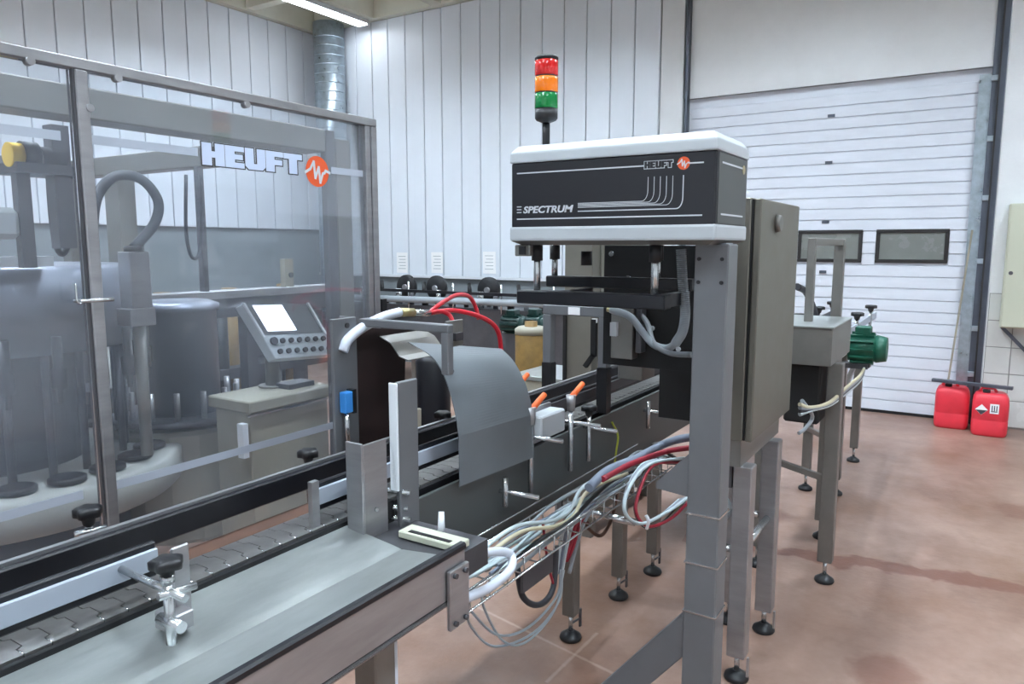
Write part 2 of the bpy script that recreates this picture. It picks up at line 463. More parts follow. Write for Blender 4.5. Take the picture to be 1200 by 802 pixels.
# back wall (white planks above, grey below), opening for the sectional door
wb = MB()
wb.box(XB, XB + 0.3, 3.03, YL + 0.3, 0, ZC + 0.5)
wb.box(XB, XB + 0.3, 0.02, 3.03, 3.42, ZC + 0.5)
wb = wb.build('wall_back', 'wall_grey', kind='structure')
edges = [3.31, 3.626, 3.938, 4.261, 4.575, 4.887, 5.215, 5.534, 5.85, 6.168, 6.5, 6.818, 7.147, 7.47, 7.786, 8.10, 8.42, 8.74, 9.01]
for a, b in zip(edges[:-1], edges[1:]):
    MB().box(XB - 0.05, XB - 0.001, a + 0.006, b - 0.006, 1.32, ZC - 0.01).build('plank', 'wall_plank', wb, bevel=0.006)
MB().box(XB - 0.06, XB - 0.001, 3.31, YL, 1.285, 1.32).build('ledge', 'white_plastic', wb)
MB().box(XB - 0.03, XB - 0.001, 3.03, 3.3, 0, ZC).build('pilaster', 'wall_plain', wb)
MB().box(XB - 0.02, XB - 0.001, 0.0, 2.95, 3.42, ZC).build('lintel', 'wall_plain', wb)
# right-hand stretch of back wall: rough plaster above tiles
wr = MB().box(XB - 0.08, XB + 0.3, YR, -0.09, 0, ZC + 0.5).build('wall_back_plaster', 'wall_plain', kind='structure')
MB().box(XB - 0.084, XB - 0.0801, -1.6, -0.095, 0, 1.3).build('grout_bed', 'grout', wr)
for r in range(5):
    for k in range(7):
        y1 = -0.1 - k * 0.205
        MB().box(XB - 0.093, XB - 0.0845, y1 - 0.197, y1, 0.02 + r * 0.256, 0.268 + r * 0.256).build('tile', 'tile_white', wr, bevel=0.002)
# left wall
wl = MB().box(XN, XB + 0.3, YL, YL + 0.3, 0, ZC + 0.5).build('wall_left', 'wall_grey', kind='structure')
xe = [-3.0 + 0.33 * i for i in range(36)]
for a, b in zip(xe[:-1], xe[1:]):
    if b > XB - 0.06: b = XB - 0.06
    if b - a > 0.05: MB().box(a + 0.006, b - 0.006, YL - 0.05, YL - 0.001, 2.0, ZC - 0.01).build('plank', 'wall_plank', wl, bevel=0.006)
MB().box(XN, XB + 0.3, YR - 0.3, YR, 0, ZC + 0.5).build('wall_right', 'wall_plain', kind='structure')
MB().box(XN - 0.3, XN, YR, YL, 0, ZC + 0.5).build('wall_rear', 'wall_plain', kind='structure')
# ceiling: slab with a grid of downstand ribs
ce = MB().box(XN, XB, YR, YL, ZC + 0.32, ZC + 0.5).build('ceiling', 'ceiling_paint', kind='structure')
ys = []
y = YL
while y > YR:
    ys.append(y); y -= 1.22
for i, y in enumerate(ys):
    MB().box(XN, XB, y - (0.16 if i else 0.14), y, ZC, ZC + 0.32).build('rib', 'ceiling_paint', ce)
x = XB
i = 0
while x > XN:
    wdt = 0.14
    for a, b in zip(ys[:-1], ys[1:]):
        MB().box(x - wdt, x, b + 0.0, a - 0.16, ZC + (0.02 if i else 0), ZC + 0.32).build('cross_rib', 'ceiling_paint', ce)
    x -= 1.25; i += 1

# sectional door
DX = XB + 0.03
dz = [0.02 + 0.1175 * i for i in range(30)]
door = MB().box(DX + 0.02, DX + 0.06, 0.03, 2.97, 0, 3.42).build('door_1', 'door_sheet', kind='structure'); door['label'] = 'white ribbed sectional overhead door with two windows'
W_ = [(0.279, 0.932), (1.06, 1.70)]
for i, z in enumerate(dz[:-1]):
    z1 = dz[i + 1]
    if z1 > 3.42: break
    spans = [(0.05, 2.95)]
    if z < 1.90 and z1 > 1.59: spans = [(0.05, 0.279), (0.932, 1.06), (1.70, 2.95)]
    for a, b in spans:
        MB().box(DX, DX + 0.021, a, b, z + 0.004, z1 - 0.004).build('slat', 'door_sheet', door, bevel=0.004)
for a, b in W_:
    f = MB(); f.box(DX - 0.012, DX + 0.02, a, b, 1.575, 1.61); f.box(DX - 0.012, DX + 0.02, a, b, 1.88, 1.915)
    f.box(DX - 0.012, DX + 0.02, a, a + 0.035, 1.61, 1.88); f.box(DX - 0.012, DX + 0.02, b - 0.035, b, 1.61, 1.88)
    fo = f.build('window_frame', 'door_dark', door, bevel=0.004)
    MB().box(DX + 0.004, DX + 0.012, a + 0.035, b - 0.035, 1.61, 1.88).build('pane', 'pane_grey', fo)
for zz in (3.1, 2.62, 2.0, 1.47):
    MB().cbox((DX - 0.006, 1.43, zz), 0.012, 0.07, 0.03).build('hinge', 'rail_grey', door)
MB().box(DX - 0.01, DX + 0.02, 0.05, 2.95, 0.0, 0.03).build('bottom_seal', 'rubber', door)
t1 = MB(); t1.box(XB - 0.06, XB - 0.021, 2.955, 2.99, 0, ZC - 0.02); t1.box(XB - 0.10, XB - 0.06, 2.955, 2.97, 0, ZC - 0.02)
t1.build('trim_1', 'rail_grey', kind='structure')['label'] = 'dark vertical door track beside the white planks'
t2 = MB(); t2.box(XB - 0.05, XB - 0.021, -0.08, 0.03, 0, ZC - 0.02)
t2 = t2.build('trim_2', 'rail_grey', kind='structure'); t2['label'] = 'grey steel door track beside the tiled wall'
MB().box(XB - 0.10, XB - 0.05, -0.035, -0.02, 0, ZC - 0.02).build('track_lip', 'door_dark', t2)
MB().box(XB - 0.024, XB - 0.0205, 0.031, 0.13, 0, 3.35).build('jamb_plate', 'galvanised', t2)
for zz in (0.5, 0.95, 1.6, 2.2, 2.75, 3.3):
    MB().cbox((XB - 0.06, 0.0, zz), 0.05, 0.07, 0.05).build('roller_bracket', 'galvanised', t2, bevel=0.004)

# spiral duct in the corner
dc = V((8.2, 8.40, 0))
du = thing('ventilation_duct', dc, 'round galvanised spiral duct standing in the corner of the white planked walls', 'duct')
MB().lathe(dc, [(0.225, 0.0), (0.225, ZC)], 48).build('duct_body', 'galvanised', du)
sm = MB().lathe(dc + V((0, 0, 0.1)), [(0.2252, 0), (0.228, 0.004), (0.228, 0.010), (0.2252, 0.014)], 48).build('seam', 'galvanised', du)
for k in range(1, 37): clone_part(sm, (0, 0, k * 0.13), du)

# fluorescent luminaires on the ceiling ribs
def luminaire(x0, x1, y, label, grp, m='tube_light', louvre=False):
    t = thing('fluorescent_light', ((x0 + x1) / 2, y, ZC - 0.1), label, 'light', grp)
    MB().prism([(x0, y - 0.05, ZC - 0.001), (x0, y + 0.05, ZC - 0.001), (x0, y + 0.10, ZC - 0.085), (x0, y - 0.10, ZC - 0.085)], (x1 - x0, 0, 0)).build('housing', 'white_plastic', t)
    MB().box(x0 + 0.03, x1 - 0.03, y - 0.085, y + 0.085, ZC - 0.1, ZC - 0.086).build('diffuser', m, t)
    if louvre:      # unseen baffles and cross blades added to keep light off the wall tops
        for s in (-0.1, 0.1): MB().box(x0, x1, y + s - 0.004, y + s + 0.004, ZC - 0.155, ZC - 0.086).build('added_baffle', 'steel_satin', t)
        for k in range(9):
            xx = x0 + (x1 - x0) * k / 8
            MB().box(xx - 0.003, xx + 0.003, y - 0.095, y + 0.095, ZC - 0.155, ZC - 0.102).build('added_blade', 'steel_satin', t)
    for xx in (x0 + 0.015, x1 - 0.015):
        MB().cbox((xx, y, ZC - 0.06), 0.028, 0.19, 0.08).build('end_cap', 'white_plastic', t)
luminaire(6.85, 8.3, 7.78, 'lit fluorescent tube light on the ceiling above the corner duct', None, 'tube_light_dim')
for yy in (7.0, 4.3, 1.6, -1.1):
    for x0 in (-1.6, 1.6, 5.2):
        luminaire(x0, x0 + 1.45, yy, 'fluorescent ceiling light out of the frame overhead', 'ceiling lights overhead', louvre=True)

# ================================================================== MAIN CONVEYOR
BX0, BX1 = -0.4, 6.2
cv = thing('bottle_conveyor', (2.5, 1.5, 0), 'long stainless bottle conveyor with slat chain belt running from the foreground under the inspection head', 'conveyor')
MB().box(1.43, BX1, 1.395, 1.41, 0.70, 0.985).build('side_plate', 'side_panel', cv, bevel=0.002)
MB().box(BX0, BX1, 1.60, 1.612, 0.72, 0.9395).build('side_plate', 'steel_dark', cv)
MB().box(BX0, BX1, 1.43, 1.445, 0.94, 0.995).build('wear_strip', 'black_plastic', cv)
MB().box(BX0, BX1, 1.566, 1.64, 0.94, 0.992).build('wear_strip', 'brown_strip', cv)
MB().box(BX0, BX1, 1.445, 1.566, 0.90, 0.955).build('chain_bed', 'steel_dark', cv)
P_ = 0.05
pm = MB().prism([(BX0 + a, b, 0.985) for a, b in ((0, 1.448), (0.047, 1.448), (0.047, 1.478), (0.059, 1.484), (0.059, 1.526), (0.047, 1.532), (0.047, 1.562), (0, 1.562), (0, 1.534), (0.0115, 1.528), (0.0115, 1.482), (0, 1.476))], (0, 0, 0.014))
first = pm.build('belt_plate', 'belt_steel', cv)
pin = MB().cyl((BX0 + 0.0485, 1.45, 0.995), (BX0 + 0.0485, 1.475, 0.995), 0.0045, n=8).build('hinge_pin', 'steel_bright', first)
for i in range(1, 96):
    c = clone_part(first, (i * P_, 0, 0), cv)
    h = pin.copy(); COL.objects.link(h); h.parent = c
# guide rails
fr = MB(); fr.box(BX0, BX1, 1.63, 1.65, 1.035, 1.098)
fr = fr.build('guide_rail', 'black_rail', cv, bevel=0.004)
MB().box(BX0, BX1, 1.6505, 1.665, 1.06, 1.104).build('rail_backing', 'steel', fr)
for x0, x1 in ((BX0, 0.885), (1.335, 2.0), (2.02, BX1)):
    g = MB().box(x0, x1, 1.478, 1.492, 1.032, 1.112).build('guide_rail', 'black_rail', cv, bevel=0.004)
    MB().box(x0, x1 - 0.002, 1.468, 1.4779, 1.052, 1.098).build('rail_face', 'rail_white' if x0 < 2 else 'steel_dark', g, bevel=0.002)
MB().box(1.315, 1.34, 1.46, 1.476, 1.0, 1.125).build('rail_end_post', 'steel', cv)

def star_knob(c, r, parent, name='knob', m='black_plastic', h=0.03):
    """five-lobed hand knob with a tapered neck"""
    mb = MB(); c = V(c); n = 30
    lo, hi, tp = [], [], []
    vs = []
    for ring, (k, z) in enumerate(((0.42, 0), (0.55, h * 0.45), (1.0, h * 0.5), (1.0, h * 0.9), (0.8, h))):
        for i in range(n):
            t = 2 * math.pi * i / n
            rr = r * k * (1 + (0.13 * math.cos(5 * t) if ring >= 2 else 0))
            vs.append(c + V((math.cos(t) * rr, math.sin(t) * rr, z)))
    fs = []
    for q in range(4):
        for i in range(n): fs.append((q * n + i, q * n + (i + 1) % n, (q + 1) * n + (i + 1) % n, (q + 1) * n + i))
    fs.append(tuple(range(4 * n, 5 * n))); fs.append(tuple(reversed(range(n))))
    mb._add(vs, fs, True)
    return mb.build(name, m, parent)

# foreground rail clamp standing in the tray
def clamp():
    b = MB(); b.cyl((0.80, 1.305, 0.93), (0.80, 1.305, 1.10), 0.0105, n=16)
    c = b.build('rail_clamp', 'steel_bright', cv)
    MB().box(0.83, 0.87, 1.335, 1.342, 0.985, 1.145).build('clamp_plate', 'steel', c, bevel=0.003)
    MB().box(0.80, 0.85, 1.30, 1.36, 0.982, 1.02).build('clamp_block', 'steel', c, bevel=0.003)
    MB().cyl((0.80, 1.25, 1.075), (0.80, 1.47, 1.082), 0.008, n=12).build('clamp_rod', 'steel_bright', c)
    MB().cyl((0.775, 1.3, 1.075), (0.85, 1.29, 1.072), 0.008, n=12).build('clamp_rod', 'steel_bright', c)
    MB().cyl((0.795, 1.33, 1.015), (0.795, 1.26, 1.015), 0.012, n=12).build('clamp_nut', 'steel_bright', c)
    MB().cyl((0.80, 1.305, 1.095), (0.80, 1.305, 1.11), 0.014, n=12).build('clamp_collar', 'steel_bright', c)
    star_knob((0.80, 1.305, 1.108), 0.030, c, h=0.036)
clamp()
for q in (at(105, 626, Z=1.06), at(362, 552, Z=1.06), at(519, 503, Z=1.06)):
    b = MB(); b.cyl((q.x, q.y, 0.96), (q.x, q.y, 1.085), 0.009, n=12)
    c = b.build('rail_clamp', 'steel_bright', cv)
    MB().cyl((q.x - 0.035, q.y, 1.07), (q.x + 0.03, q.y - 0.02, 1.07), 0.008, n=12).build('clamp_rod', 'steel_bright', c)
    MB().cyl((q.x, q.y, 1.06), (q.x, 1.655, 1.06), 0.006, n=10).build('clamp_rod', 'steel_bright', c)
    star_knob((q.x, q.y, 1.083), 0.03, c, h=0.045)

# tray beside the belt with upright edge
MB().sheet([(1.44, 0.985), (1.40, 0.978), (1.26, 0.962), (1.235, 0.958), (1.08, 0.975), (1.075, 0.985)], BX0, 1.41, 0.003).build('drip_tray', 'tray_steel', cv)
tl = MB().box(BX0, 1.45, 1.058, 1.068, 0.877, 0.99).build('tray_edge', 'steel', cv, bevel=0.002)
MB().box(BX0, 1.452, 1.052, 1.074, 0.985, 1.005).build('edge_seal', 'black_rail', tl, bevel=0.005)
MB().cyl((BX0, 1.062, 0.868), (1.38, 1.062, 0.868), 0.007, n=10).build('support_rod', 'steel_bright', tl)
e = MB().box(1.37, 1.45, 1.045, 1.057, 0.80, 0.955).build('end_bracket', 'steel', cv, bevel=0.002)
for p in ((1.388, 0.94), (1.43, 0.94), (1.388, 0.815), (1.43, 0.815)):
    MB().cyl((p[0], 1.0449, p[1]), (p[0], 1.037, p[1]), 0.007, n=8).build('bolt', 'steel_dark', e)
MB().prism([(1.47, 1.30, 0.955), (1.47, 1.10, 0.955), (1.53, 1.10, 0.955), (1.53, 1.30, 0.955)], (0, 0, 0.02)).build('slotted_plate', 'cream', cv, bevel=0.003)
MB().cyl((1.56, 1.22, 0.955), (1.575, 1.23, 1.01), 0.011, 0.008, n=12).build('end_plug', 'white_plastic', cv)
MB().box(1.478, 1.492, 1.13, 1.27, 0.974, 0.9765).build('slot', 'black_plastic', cv)
MB().box(1.42, 1.60, 1.09, 1.40, 0.88, 0.953).build('end_pan', 'steel_dark', cv)
# tray legs
MB().box(1.18, 1.25, 1.12, 1.19, 0.03, 0.95).build('leg', 'steel_satin', cv, bevel=0.004)
MB().box(1.252, 1.262, 1.125, 1.185, 0.03, 0.9).build('leg_strip', 'hose_white', cv)
MB().box(0.3, 0.37, 1.12, 1.19, 0.03, 0.95).build('leg', 'steel_satin', cv, bevel=0.004)
# upright bracket profiles at the tray end
b = MB(); b.box(1.40, 1.408, 1.36, 1.42, 0.955, 1.225); b.box(1.408, 1.50, 1.36, 1.368, 0.94, 1.22)
b = b.build('angle_bracket', 'steel', cv, bevel=0.002)
MB().cyl((1.45, 1.3599, 1.03), (1.45, 1.355, 1.03), 0.006, n=8).build('bolt', 'steel_bright', b)
b = MB().box(1.535, 1.62, 1.345, 1.36, 0.89, 1.372).build('flat_bar', 'grey_paint', cv, bevel=0.003)
MB().box(1.527, 1.5349, 1.345, 1.375, 1.06, 1.37).build('edge_guard', 'white_plastic', b, bevel=0.002)
for zz, yy in ((1.01, 1.30), (1.06, 1.29), (0.98, 1.29)):
    MB().cyl((1.52, 1.40, zz), (1.56, yy + 0.04, zz - 0.01), 0.008, n=12).build('cross_pin', 'steel_bright', b)
MB().cyl((1.49, 1.39, 0.90), (1.49, 1.39, 1.10), 0.009, n=12).build('upright_rod', 'steel_bright', b)
MB().box(1.50, 1.535, 1.37, 1.41, 0.98, 1.03).build('rubber_block', 'rubber', b)

# conveyor legs with adjustable feet
def leg(parent, x, y, ztop, wdt=0.06, m='steel_satin', bolt=True):
    l = MB().box(x - wdt / 2, x + wdt / 2, y - wdt / 2, y + wdt / 2, 0.115, ztop).build('leg', m, parent, bevel=0.004)
    MB().cyl((x, y, 0.03), (x, y, 0.125), 0.010, n=10).build('spindle', 'steel_bright', l)
    MB().lathe((x, y, 0), [(0.046, 0.0), (0.05, 0.008), (0.046, 0.02), (0.03, 0.03), (0.018, 0.04)], 24).build('foot', 'foot_black', l)
    if bolt:
        mb = MB(); mb.cyl((x, y, 0.07), (x + 0.07, y - 0.012, 0.07), 0.005, n=8); mb.beam((x + 0.07, y - 0.012, 0.03), (x + 0.07, y - 0.012, 0.115), 0.008, 0.014, (1, 0, 0))
        mb.build('levelling_screw', 'steel_dark', l)
    return l
for (x, y) in ((2.77, 1.44), (3.245, 1.42), (3.6, 1.38), (3.62, 0.97)): leg(cv, x, y, 0.72 if y > 1 else 0.6)
for (x, y) in ((4.9, 1.59), (4.9, 1.43), (0.9, 1.59)): leg(cv, x, y, 0.73, bolt=False)
r1 = MB(); r1.cyl((3.6, 1.38, 0.55), (3.62, 0.97, 0.55), 0.02, n=14)
r1.build('tie_bar', 'steel_bright', cv)
MB().cyl((2.95, 1.47, 0.53), (2.95, 1.22, 0.53), 0.017, n=14).build('tie_bar', 'steel_bright', cv)

# bottle guard hood over the belt: bent grey sheet
def ruled_hood():
    pa = [(1.36, 0.985), (1.362, 1.15), (1.372, 1.21), (1.388, 1.268), (1.41, 1.325), (1.44, 1.372), (1.48, 1.405), (1.565, 1.437)]
    pb = [(1.36, 0.965), (1.362, 1.13), (1.376, 1.18), (1.393, 1.23), (1.414, 1.272), (1.438, 1.308), (1.466, 1.337), (1.505, 1.365)]
    def smooth(p, x): return [V((x, p[0][0], p[0][1]))] + catmull([V((x, a, b)) for a, b in p[1:]], 6)
    A, B = smooth(pa, 1.84), smooth(pb, 2.305)
    n = len(A); inn = V((0, 0.003, -0.0015))
    vs = A + B + [p + inn for p in A] + [p + inn for p in B]
    fs = []
    for i in range(n - 1):
        fs.append((i, i + 1, n + i + 1, n + i)); fs.append((2 * n + i + 1, 2 * n + i, 3 * n + i, 3 * n + i + 1))
        fs.append((i + 1, i, 2 * n + i, 2 * n + i + 1)); fs.append((n + i, n + i + 1, 3 * n + i + 1, 3 * n + i))
    fs += [(0, n, 3 * n, 2 * n), (n - 1, 3 * n - 1, 4 * n - 1, 2 * n - 1)]
    return MB()._add(vs, fs)
hood = ruled_hood().build('guard_hood', 'grey_sheet', cv)
MB().cyl((1.875, 1.425, 1.345), (1.875, 1.413, 1.352), 0.009, n=10).build('hole_plug', 'black_plastic', hood)
# portal carrying sensors ahead of the hood
po = MB(); po.box(1.68, 1.79, 1.745, 1.757, 0.86, 1.515); po.box(1.782, 1.79, 1.757, 1.82, 0.86, 1.515)
po = po.build('portal_plate', 'grey_paint', cv, bevel=0.002)
MB().cyl((1.745, 1.7449, 1.49), (1.745, 1.741, 1.49), 0.009, n=12).build('hole_plug', 'black_plastic', po)
MB().box(1.70, 1.735, 1.715, 1.744, 1.205, 1.275).build('photo_sensor', 'bluesensor', po, bevel=0.003)
MB().box(1.735, 1.75, 1.715, 1.744, 1.20, 1.28).build('sensor_body', 'black_plastic', po)
MB().cyl((1.718, 1.73, 1.10), (1.718, 1.73, 1.204), 0.009, n=10).build('sensor_plug', 'steel_bright', po)
ar = MB(); ar.box(1.80, 1.83, 1.372, 1.745, 1.482, 1.508); ar.box(1.80, 1.83, 1.372, 1.40, 1.35, 1.482); ar.box(1.83, 2.10, 1.72, 1.745, 1.482, 1.508)
ar = ar.build('portal_arm', 'grey_paint', cv, bevel=0.003)
q = MB(); q.box(1.832, 1.92, 1.40, 1.408, 1.43, 1.515); q.build('arm_plate', 'steel_satin', ar, bevel=0.002)
MB().box(1.86, 1.90, 1.385, 1.3999, 1.45, 1.475).build('clamp_jaw', 'steel_dark', ar)
# dark rubber curtain behind the belt at the hood entry
cu = MB().prism([(1.83, 1.80, 1.02), (2.08, 1.80, 1.02), (2.10, 1.80, 1.36), (2.16, 1.80, 1.43), (1.86, 1.80, 1.47), (1.83, 1.80, 1.42)], (0, 0.012, 0)).build('splash_curtain', 'brown_curtain', cv)
MB().sheet([(1.79, 1.43), (1.74, 1.41), (1.70, 1.365), (1.66, 1.355)], 1.95, 2.2, 0.003).build('curtain_flap', 'steel_satin', cu)

# rail posts with orange knobs between the hood and the inspection head
def orange_post(px_, py_, top):
    q = at(px_, py_, Y=1.37)
    b = MB(); b.cyl((q.x, 1.37, 0.83), (q.x, 1.37, q.z), 0.010, n=12)
    c = b.build('rail_post', 'steel_bright', cv)
    if top == 'orange':
        MB().cyl((q.x, 1.37, q.z - 0.005), (q.x, 1.37, q.z + 0.06), 0.016, 0.020, n=12).build('lever_hub', 'steel', c)
        MB().cyl((q.x, 1.372, q.z + 0.045), (q.x + 0.085, 1.36, q.z + 0.095), 0.013, 0.011, n=12).build('clamp_lever', 'orange_knob', c)
    elif top == 'black': star_knob((q.x, 1.37, q.z), 0.032, c, h=0.045)
    MB().cyl((q.x - 0.01, 1.46, q.z - 0.05), (q.x + 0.03, 1.25, q.z - 0.06), 0.008, n=12).build('clamp_rod', 'steel_bright', c)
    return c
orange_post(669, 480, 'orange'); orange_post(690, 487, 'black'); orange_post(622, 496, 'orange')
orange_post(760, 470, 'plain'); orange_post(592, 560, 'plain')
q = at(617, 450, Y=1.62)
c = MB().cyl((q.x, 1.66, 1.0), (q.x, 1.66, q.z - 0.02), 0.011, n=12).build('rail_post', 'steel_bright', cv)
MB().cyl((q.x - 0.05, 1.66, q.z - 0.03), (q.x + 0.06, 1.65, q.z + 0.03), 0.014, 0.011, n=12).build('clamp_lever', 'orange_knob', c)
# pale sensor box on the near side of the belt
a0 = at(632, 500, Y=1.34); a1 = at(660, 478, Y=1.34)
sb = MB().box(a0.x, a1.x, 1.33, 1.40, a0.z - 0.055, a0.z + 0.035).build('sensor_box', 'housing_white', cv, bevel=0.006)
MB().box(a0.x - 0.01, a1.x + 0.01, 1.40, 1.412, a0.z - 0.09, a0.z + 0.05).build('sensor_mount', 'steel', sb)

# ================================================================== WIRE CABLE TRAY
wt = thing('wire_cable_tray', (2.3, 1.27, 0.6), 'wire mesh cable tray carrying the grey bundle below the conveyor side', 'cable tray')
wx0, wx1, wy0, wy1, wz = 1.62, 3.3, 1.18, 1.34, 0.70
for (yy, zz) in ((wy0, wz), (wy1, wz), (wy0, wz + 0.06), (wy1, wz + 0.06), ((wy0 + wy1) / 2, wz), (wy1 + 0.02, wz + 0.085)):
    MB().cyl((wx0, yy, zz), (wx1, yy, zz), 0.004, n=6).build('long_wire', 'steel_bright', wt)
x = wx0 + 0.02
wfirst = None
while x < wx1:
    if wfirst is None:
        wfirst = MB().tube([(x, wy0, wz + 0.06), (x, wy0, wz - 0.004), (x, wy1, wz - 0.004), (x, wy1, wz + 0.06)], 0.0035, n=6, spline=False).build('cross_wire', 'steel_bright', wt)
        x0_ = x
    else: clone_part(wfirst, (x - x0_, 0, 0), wt)
    x += 0.1
for xx in (1.9, 2.6, 3.2):
    MB().box(xx, xx + 0.03, 1.30, 1.394, 0.685, 0.695).build('tray_bracket', 'steel', wt)
MB().box(1.95, 2.15, 1.19, 1.20, 0.62, 0.69).build('tray_plate', 'steel_dark', wt)

# cables in the tray
NAME = {'cable_grey': 'thin grey', 'cable_pale': 'thin pale grey', 'cable_blue': 'thin bluish', 'cable_cream': 'thin cream', 'cable_red': 'thin dark red', 'cable_yellow': 'thin yellow', 'cable_black': 'thin black'}
cols = ['cable_grey', 'cable_pale', 'cable_blue', 'cable_pale', 'cable_pale', 'cable_grey', 'cable_black', 'cable_grey', 'cable_pale', 'cable_pale', 'cable_blue', 'cable_grey']
for i, cm in enumerate(cols):
    y0 = wy0 + 0.02 + (i % 6) * 0.022; z0 = wz + 0.012 + (i // 6) * 0.022
    pts = []
    xs = 1.72 + 0.05 * (i % 4)
    k = 0
    xx = xs
    while xx < 3.2:
        pts.append((xx, min(wy1 - 0.01, max(wy0 + 0.01, y0 + random.uniform(-0.018, 0.018))), z0 + random.uniform(0, 0.03) + (0.05 * max(0, (xx - 2.0)) if i % 3 == 0 else 0.02 * max(0, xx - 2)))); xx += 0.22
    pts.append((3.28, y0 - 0.04, z0 + 0.02)); 
    MB().tube(pts, 0.0055 + 0.002 * (i % 3 == 0), n=6, sub=4).build('cable', cm, label=NAME[cm] + ' cable in the loose bundle along the wire tray under the conveyor', cat='cable', group='cables in the wire tray')
# pale pair leaving the tray at the tray end
for i, cm in enumerate(('cable_cream', 'cable_pale')):
    P = [at(555, 668, Y=1.16), at(585, 640, Y=1.18), at(615, 622, Y=1.2), at(650, 617, Y=1.2), at(672, 605, Y=1.2), at(690, 575, Y=1.2), at(735, 555, Y=1.2)]
    MB().tube([p + V((0, 0.018 * i, 0.015 * i)) for p in P], 0.007, n=8).build('cable', cm, label=('cream', 'pale grey')[i] + ' cable curving out of the wire tray toward the drip tray end', cat='cable')
# big grey trunk hose lying over the bundle
P = [at(690, 572, Y=1.17), at(712, 552, Y=1.17), at(745, 538, Y=1.17), at(775, 522, Y=1.15), at(800, 514, Y=1.05), at(826, 512, Y=1.0)]
MB().tube(P, 0.018, n=12).build('conduit', 'cable_blue', label='thick bluish grey conduit rising along the cable bundle toward the post', cat='conduit')
P = [at(706, 562, Y=1.15), at(735, 546, Y=1.15), at(775, 531, Y=1.12), at(800, 526, Y=1.03), at(826, 524, Y=0.98)]
MB().tube(P, 0.012, n=10).build('conduit', 'cable_red', label='dark red hose tucked beside the bluish conduit on the bundle', cat='hose')
# bundle hanging in a U beside the post
for i, cm in enumerate(('cable_pale', 'cable_grey', 'cable_blue', 'cable_pale', 'cable_red', 'cable_grey', 'cable_yellow', 'cable_black')):
    o = V((0.0, 0.012 * (i % 4), 0.0)); dx = (i - 3) * 3.2
    P = [at(824, 536 + i, Y=1.0), at(795 + dx * .3, 538 + i, Y=1.04), at(765 + dx * .5, 545, Y=1.05), at(748 + dx, 570, Y=1.02), at(742 + dx, 600, Y=1.0), at(758 + dx * 0.6, 614 + i * 0.8, Y=0.98), at(785, 606 + dx * .8, Y=0.95), at(806, 588 + dx * .5, Y=0.93)]
    MB().tube([p + o for p in P], 0.0065 if i != 6 else 0.004, n=6).build('cable', cm, label=NAME[cm] + ' cable of the tied bundle hanging in a U beside the post gusset', cat='cable', group='cables hanging beside the post')
MB().tube([at(757, 604, Y=.94), at(760, 611, Y=.93), at(758, 620, Y=.94)], 0.006, n=6).build('cable_tie', 'white_plastic', label='white tie strapped around the hanging cable bundle', cat='cable tie')
# bundle dropping along the conveyor leg
for i, cm in enumerate(('cable_pale', 'cable_blue', 'cable_pale', 'cable_red', 'cable_red', 'cable_grey')):
    dx = (i - 2) * 3.0
    P = [at(690 + dx, 590, Y=1.25), at(672 + dx * 1.4, 612, Y=1.23), at(664 + dx * 1.3, 640, Y=1.25), at(658 + dx, 672 - (14 if i in (3, 4) else 0), Y=1.27)]
    MB().tube(P, 0.008, n=8).build('cable', cm, label=NAME[cm] + ' cable dropping from the wire tray along the conveyor leg', cat='cable', group='cables dropping along the leg')
# thin loops under the tray
loops = [([(657, 668), (652, 700), (620, 735), (585, 745), (555, 720), (540, 690), (539, 660)], 0.0045, 'thin grey cable looping lowest below the drip tray end'),
         ([(659, 668), (655, 705), (625, 742), (580, 758), (552, 735), (545, 705)], 0.004, 'thin grey cable looping just outside its neighbours below the tray'),
         ([(661, 668), (650, 715), (618, 752), (590, 752), (568, 715), (564, 690)], 0.004, 'thin grey cable in the narrow inner loop below the tray'),
         ([(652, 640), (648, 690), (632, 709), (613, 700), (606, 665)], 0.011, 'thick dark grey hose in a short U below the wire tray'),
         ([(725, 575), (716, 610), (704, 628), (690, 620), (688, 612)], 0.008, 'short brown cable loop hanging behind the conveyor legs'),
         ([(636, 612), (642, 660), (650, 690)], 0.005, 'thin red lead hanging down from the wire tray'),
         ]
for k, (pp, r, lb) in enumerate(loops):
    mm = ['cable_grey', 'cable_grey', 'cable_grey', 'hose_dark', 'brown_strip', 'cable_red'][k]
    MB().tube([at(*p, Y=1.22 if k != 4 else 1.33) for p in pp], r, n=8).build('cable', mm, label=lb, cat='cable')
# stout white hose arching out of the tray end
P = [at(535, 668, Y=1.1), at(552, 654, Y=1.12), at(578, 647, Y=1.15), at(598, 650, Y=1.15), at(598, 668, Y=1.12), at(575, 688, Y=1.1), at(550, 700, Y=1.08), at(538, 706, Y=1.07)]
MB().tube(P, 0.0135, n=12).build('hose', 'hose_white', label='stout white hose arching from the drip tray end plate', cat='hose')
MB().tube([at(717, 495, Y=1.388), at(724, 510, Y=1.375), at(722, 530, Y=1.375), at(720, 548, Y=1.38)], 0.005, n=6).build('cable', 'cable_yellow', label='yellow earth cable on the dark conveyor side plate', cat='cable')

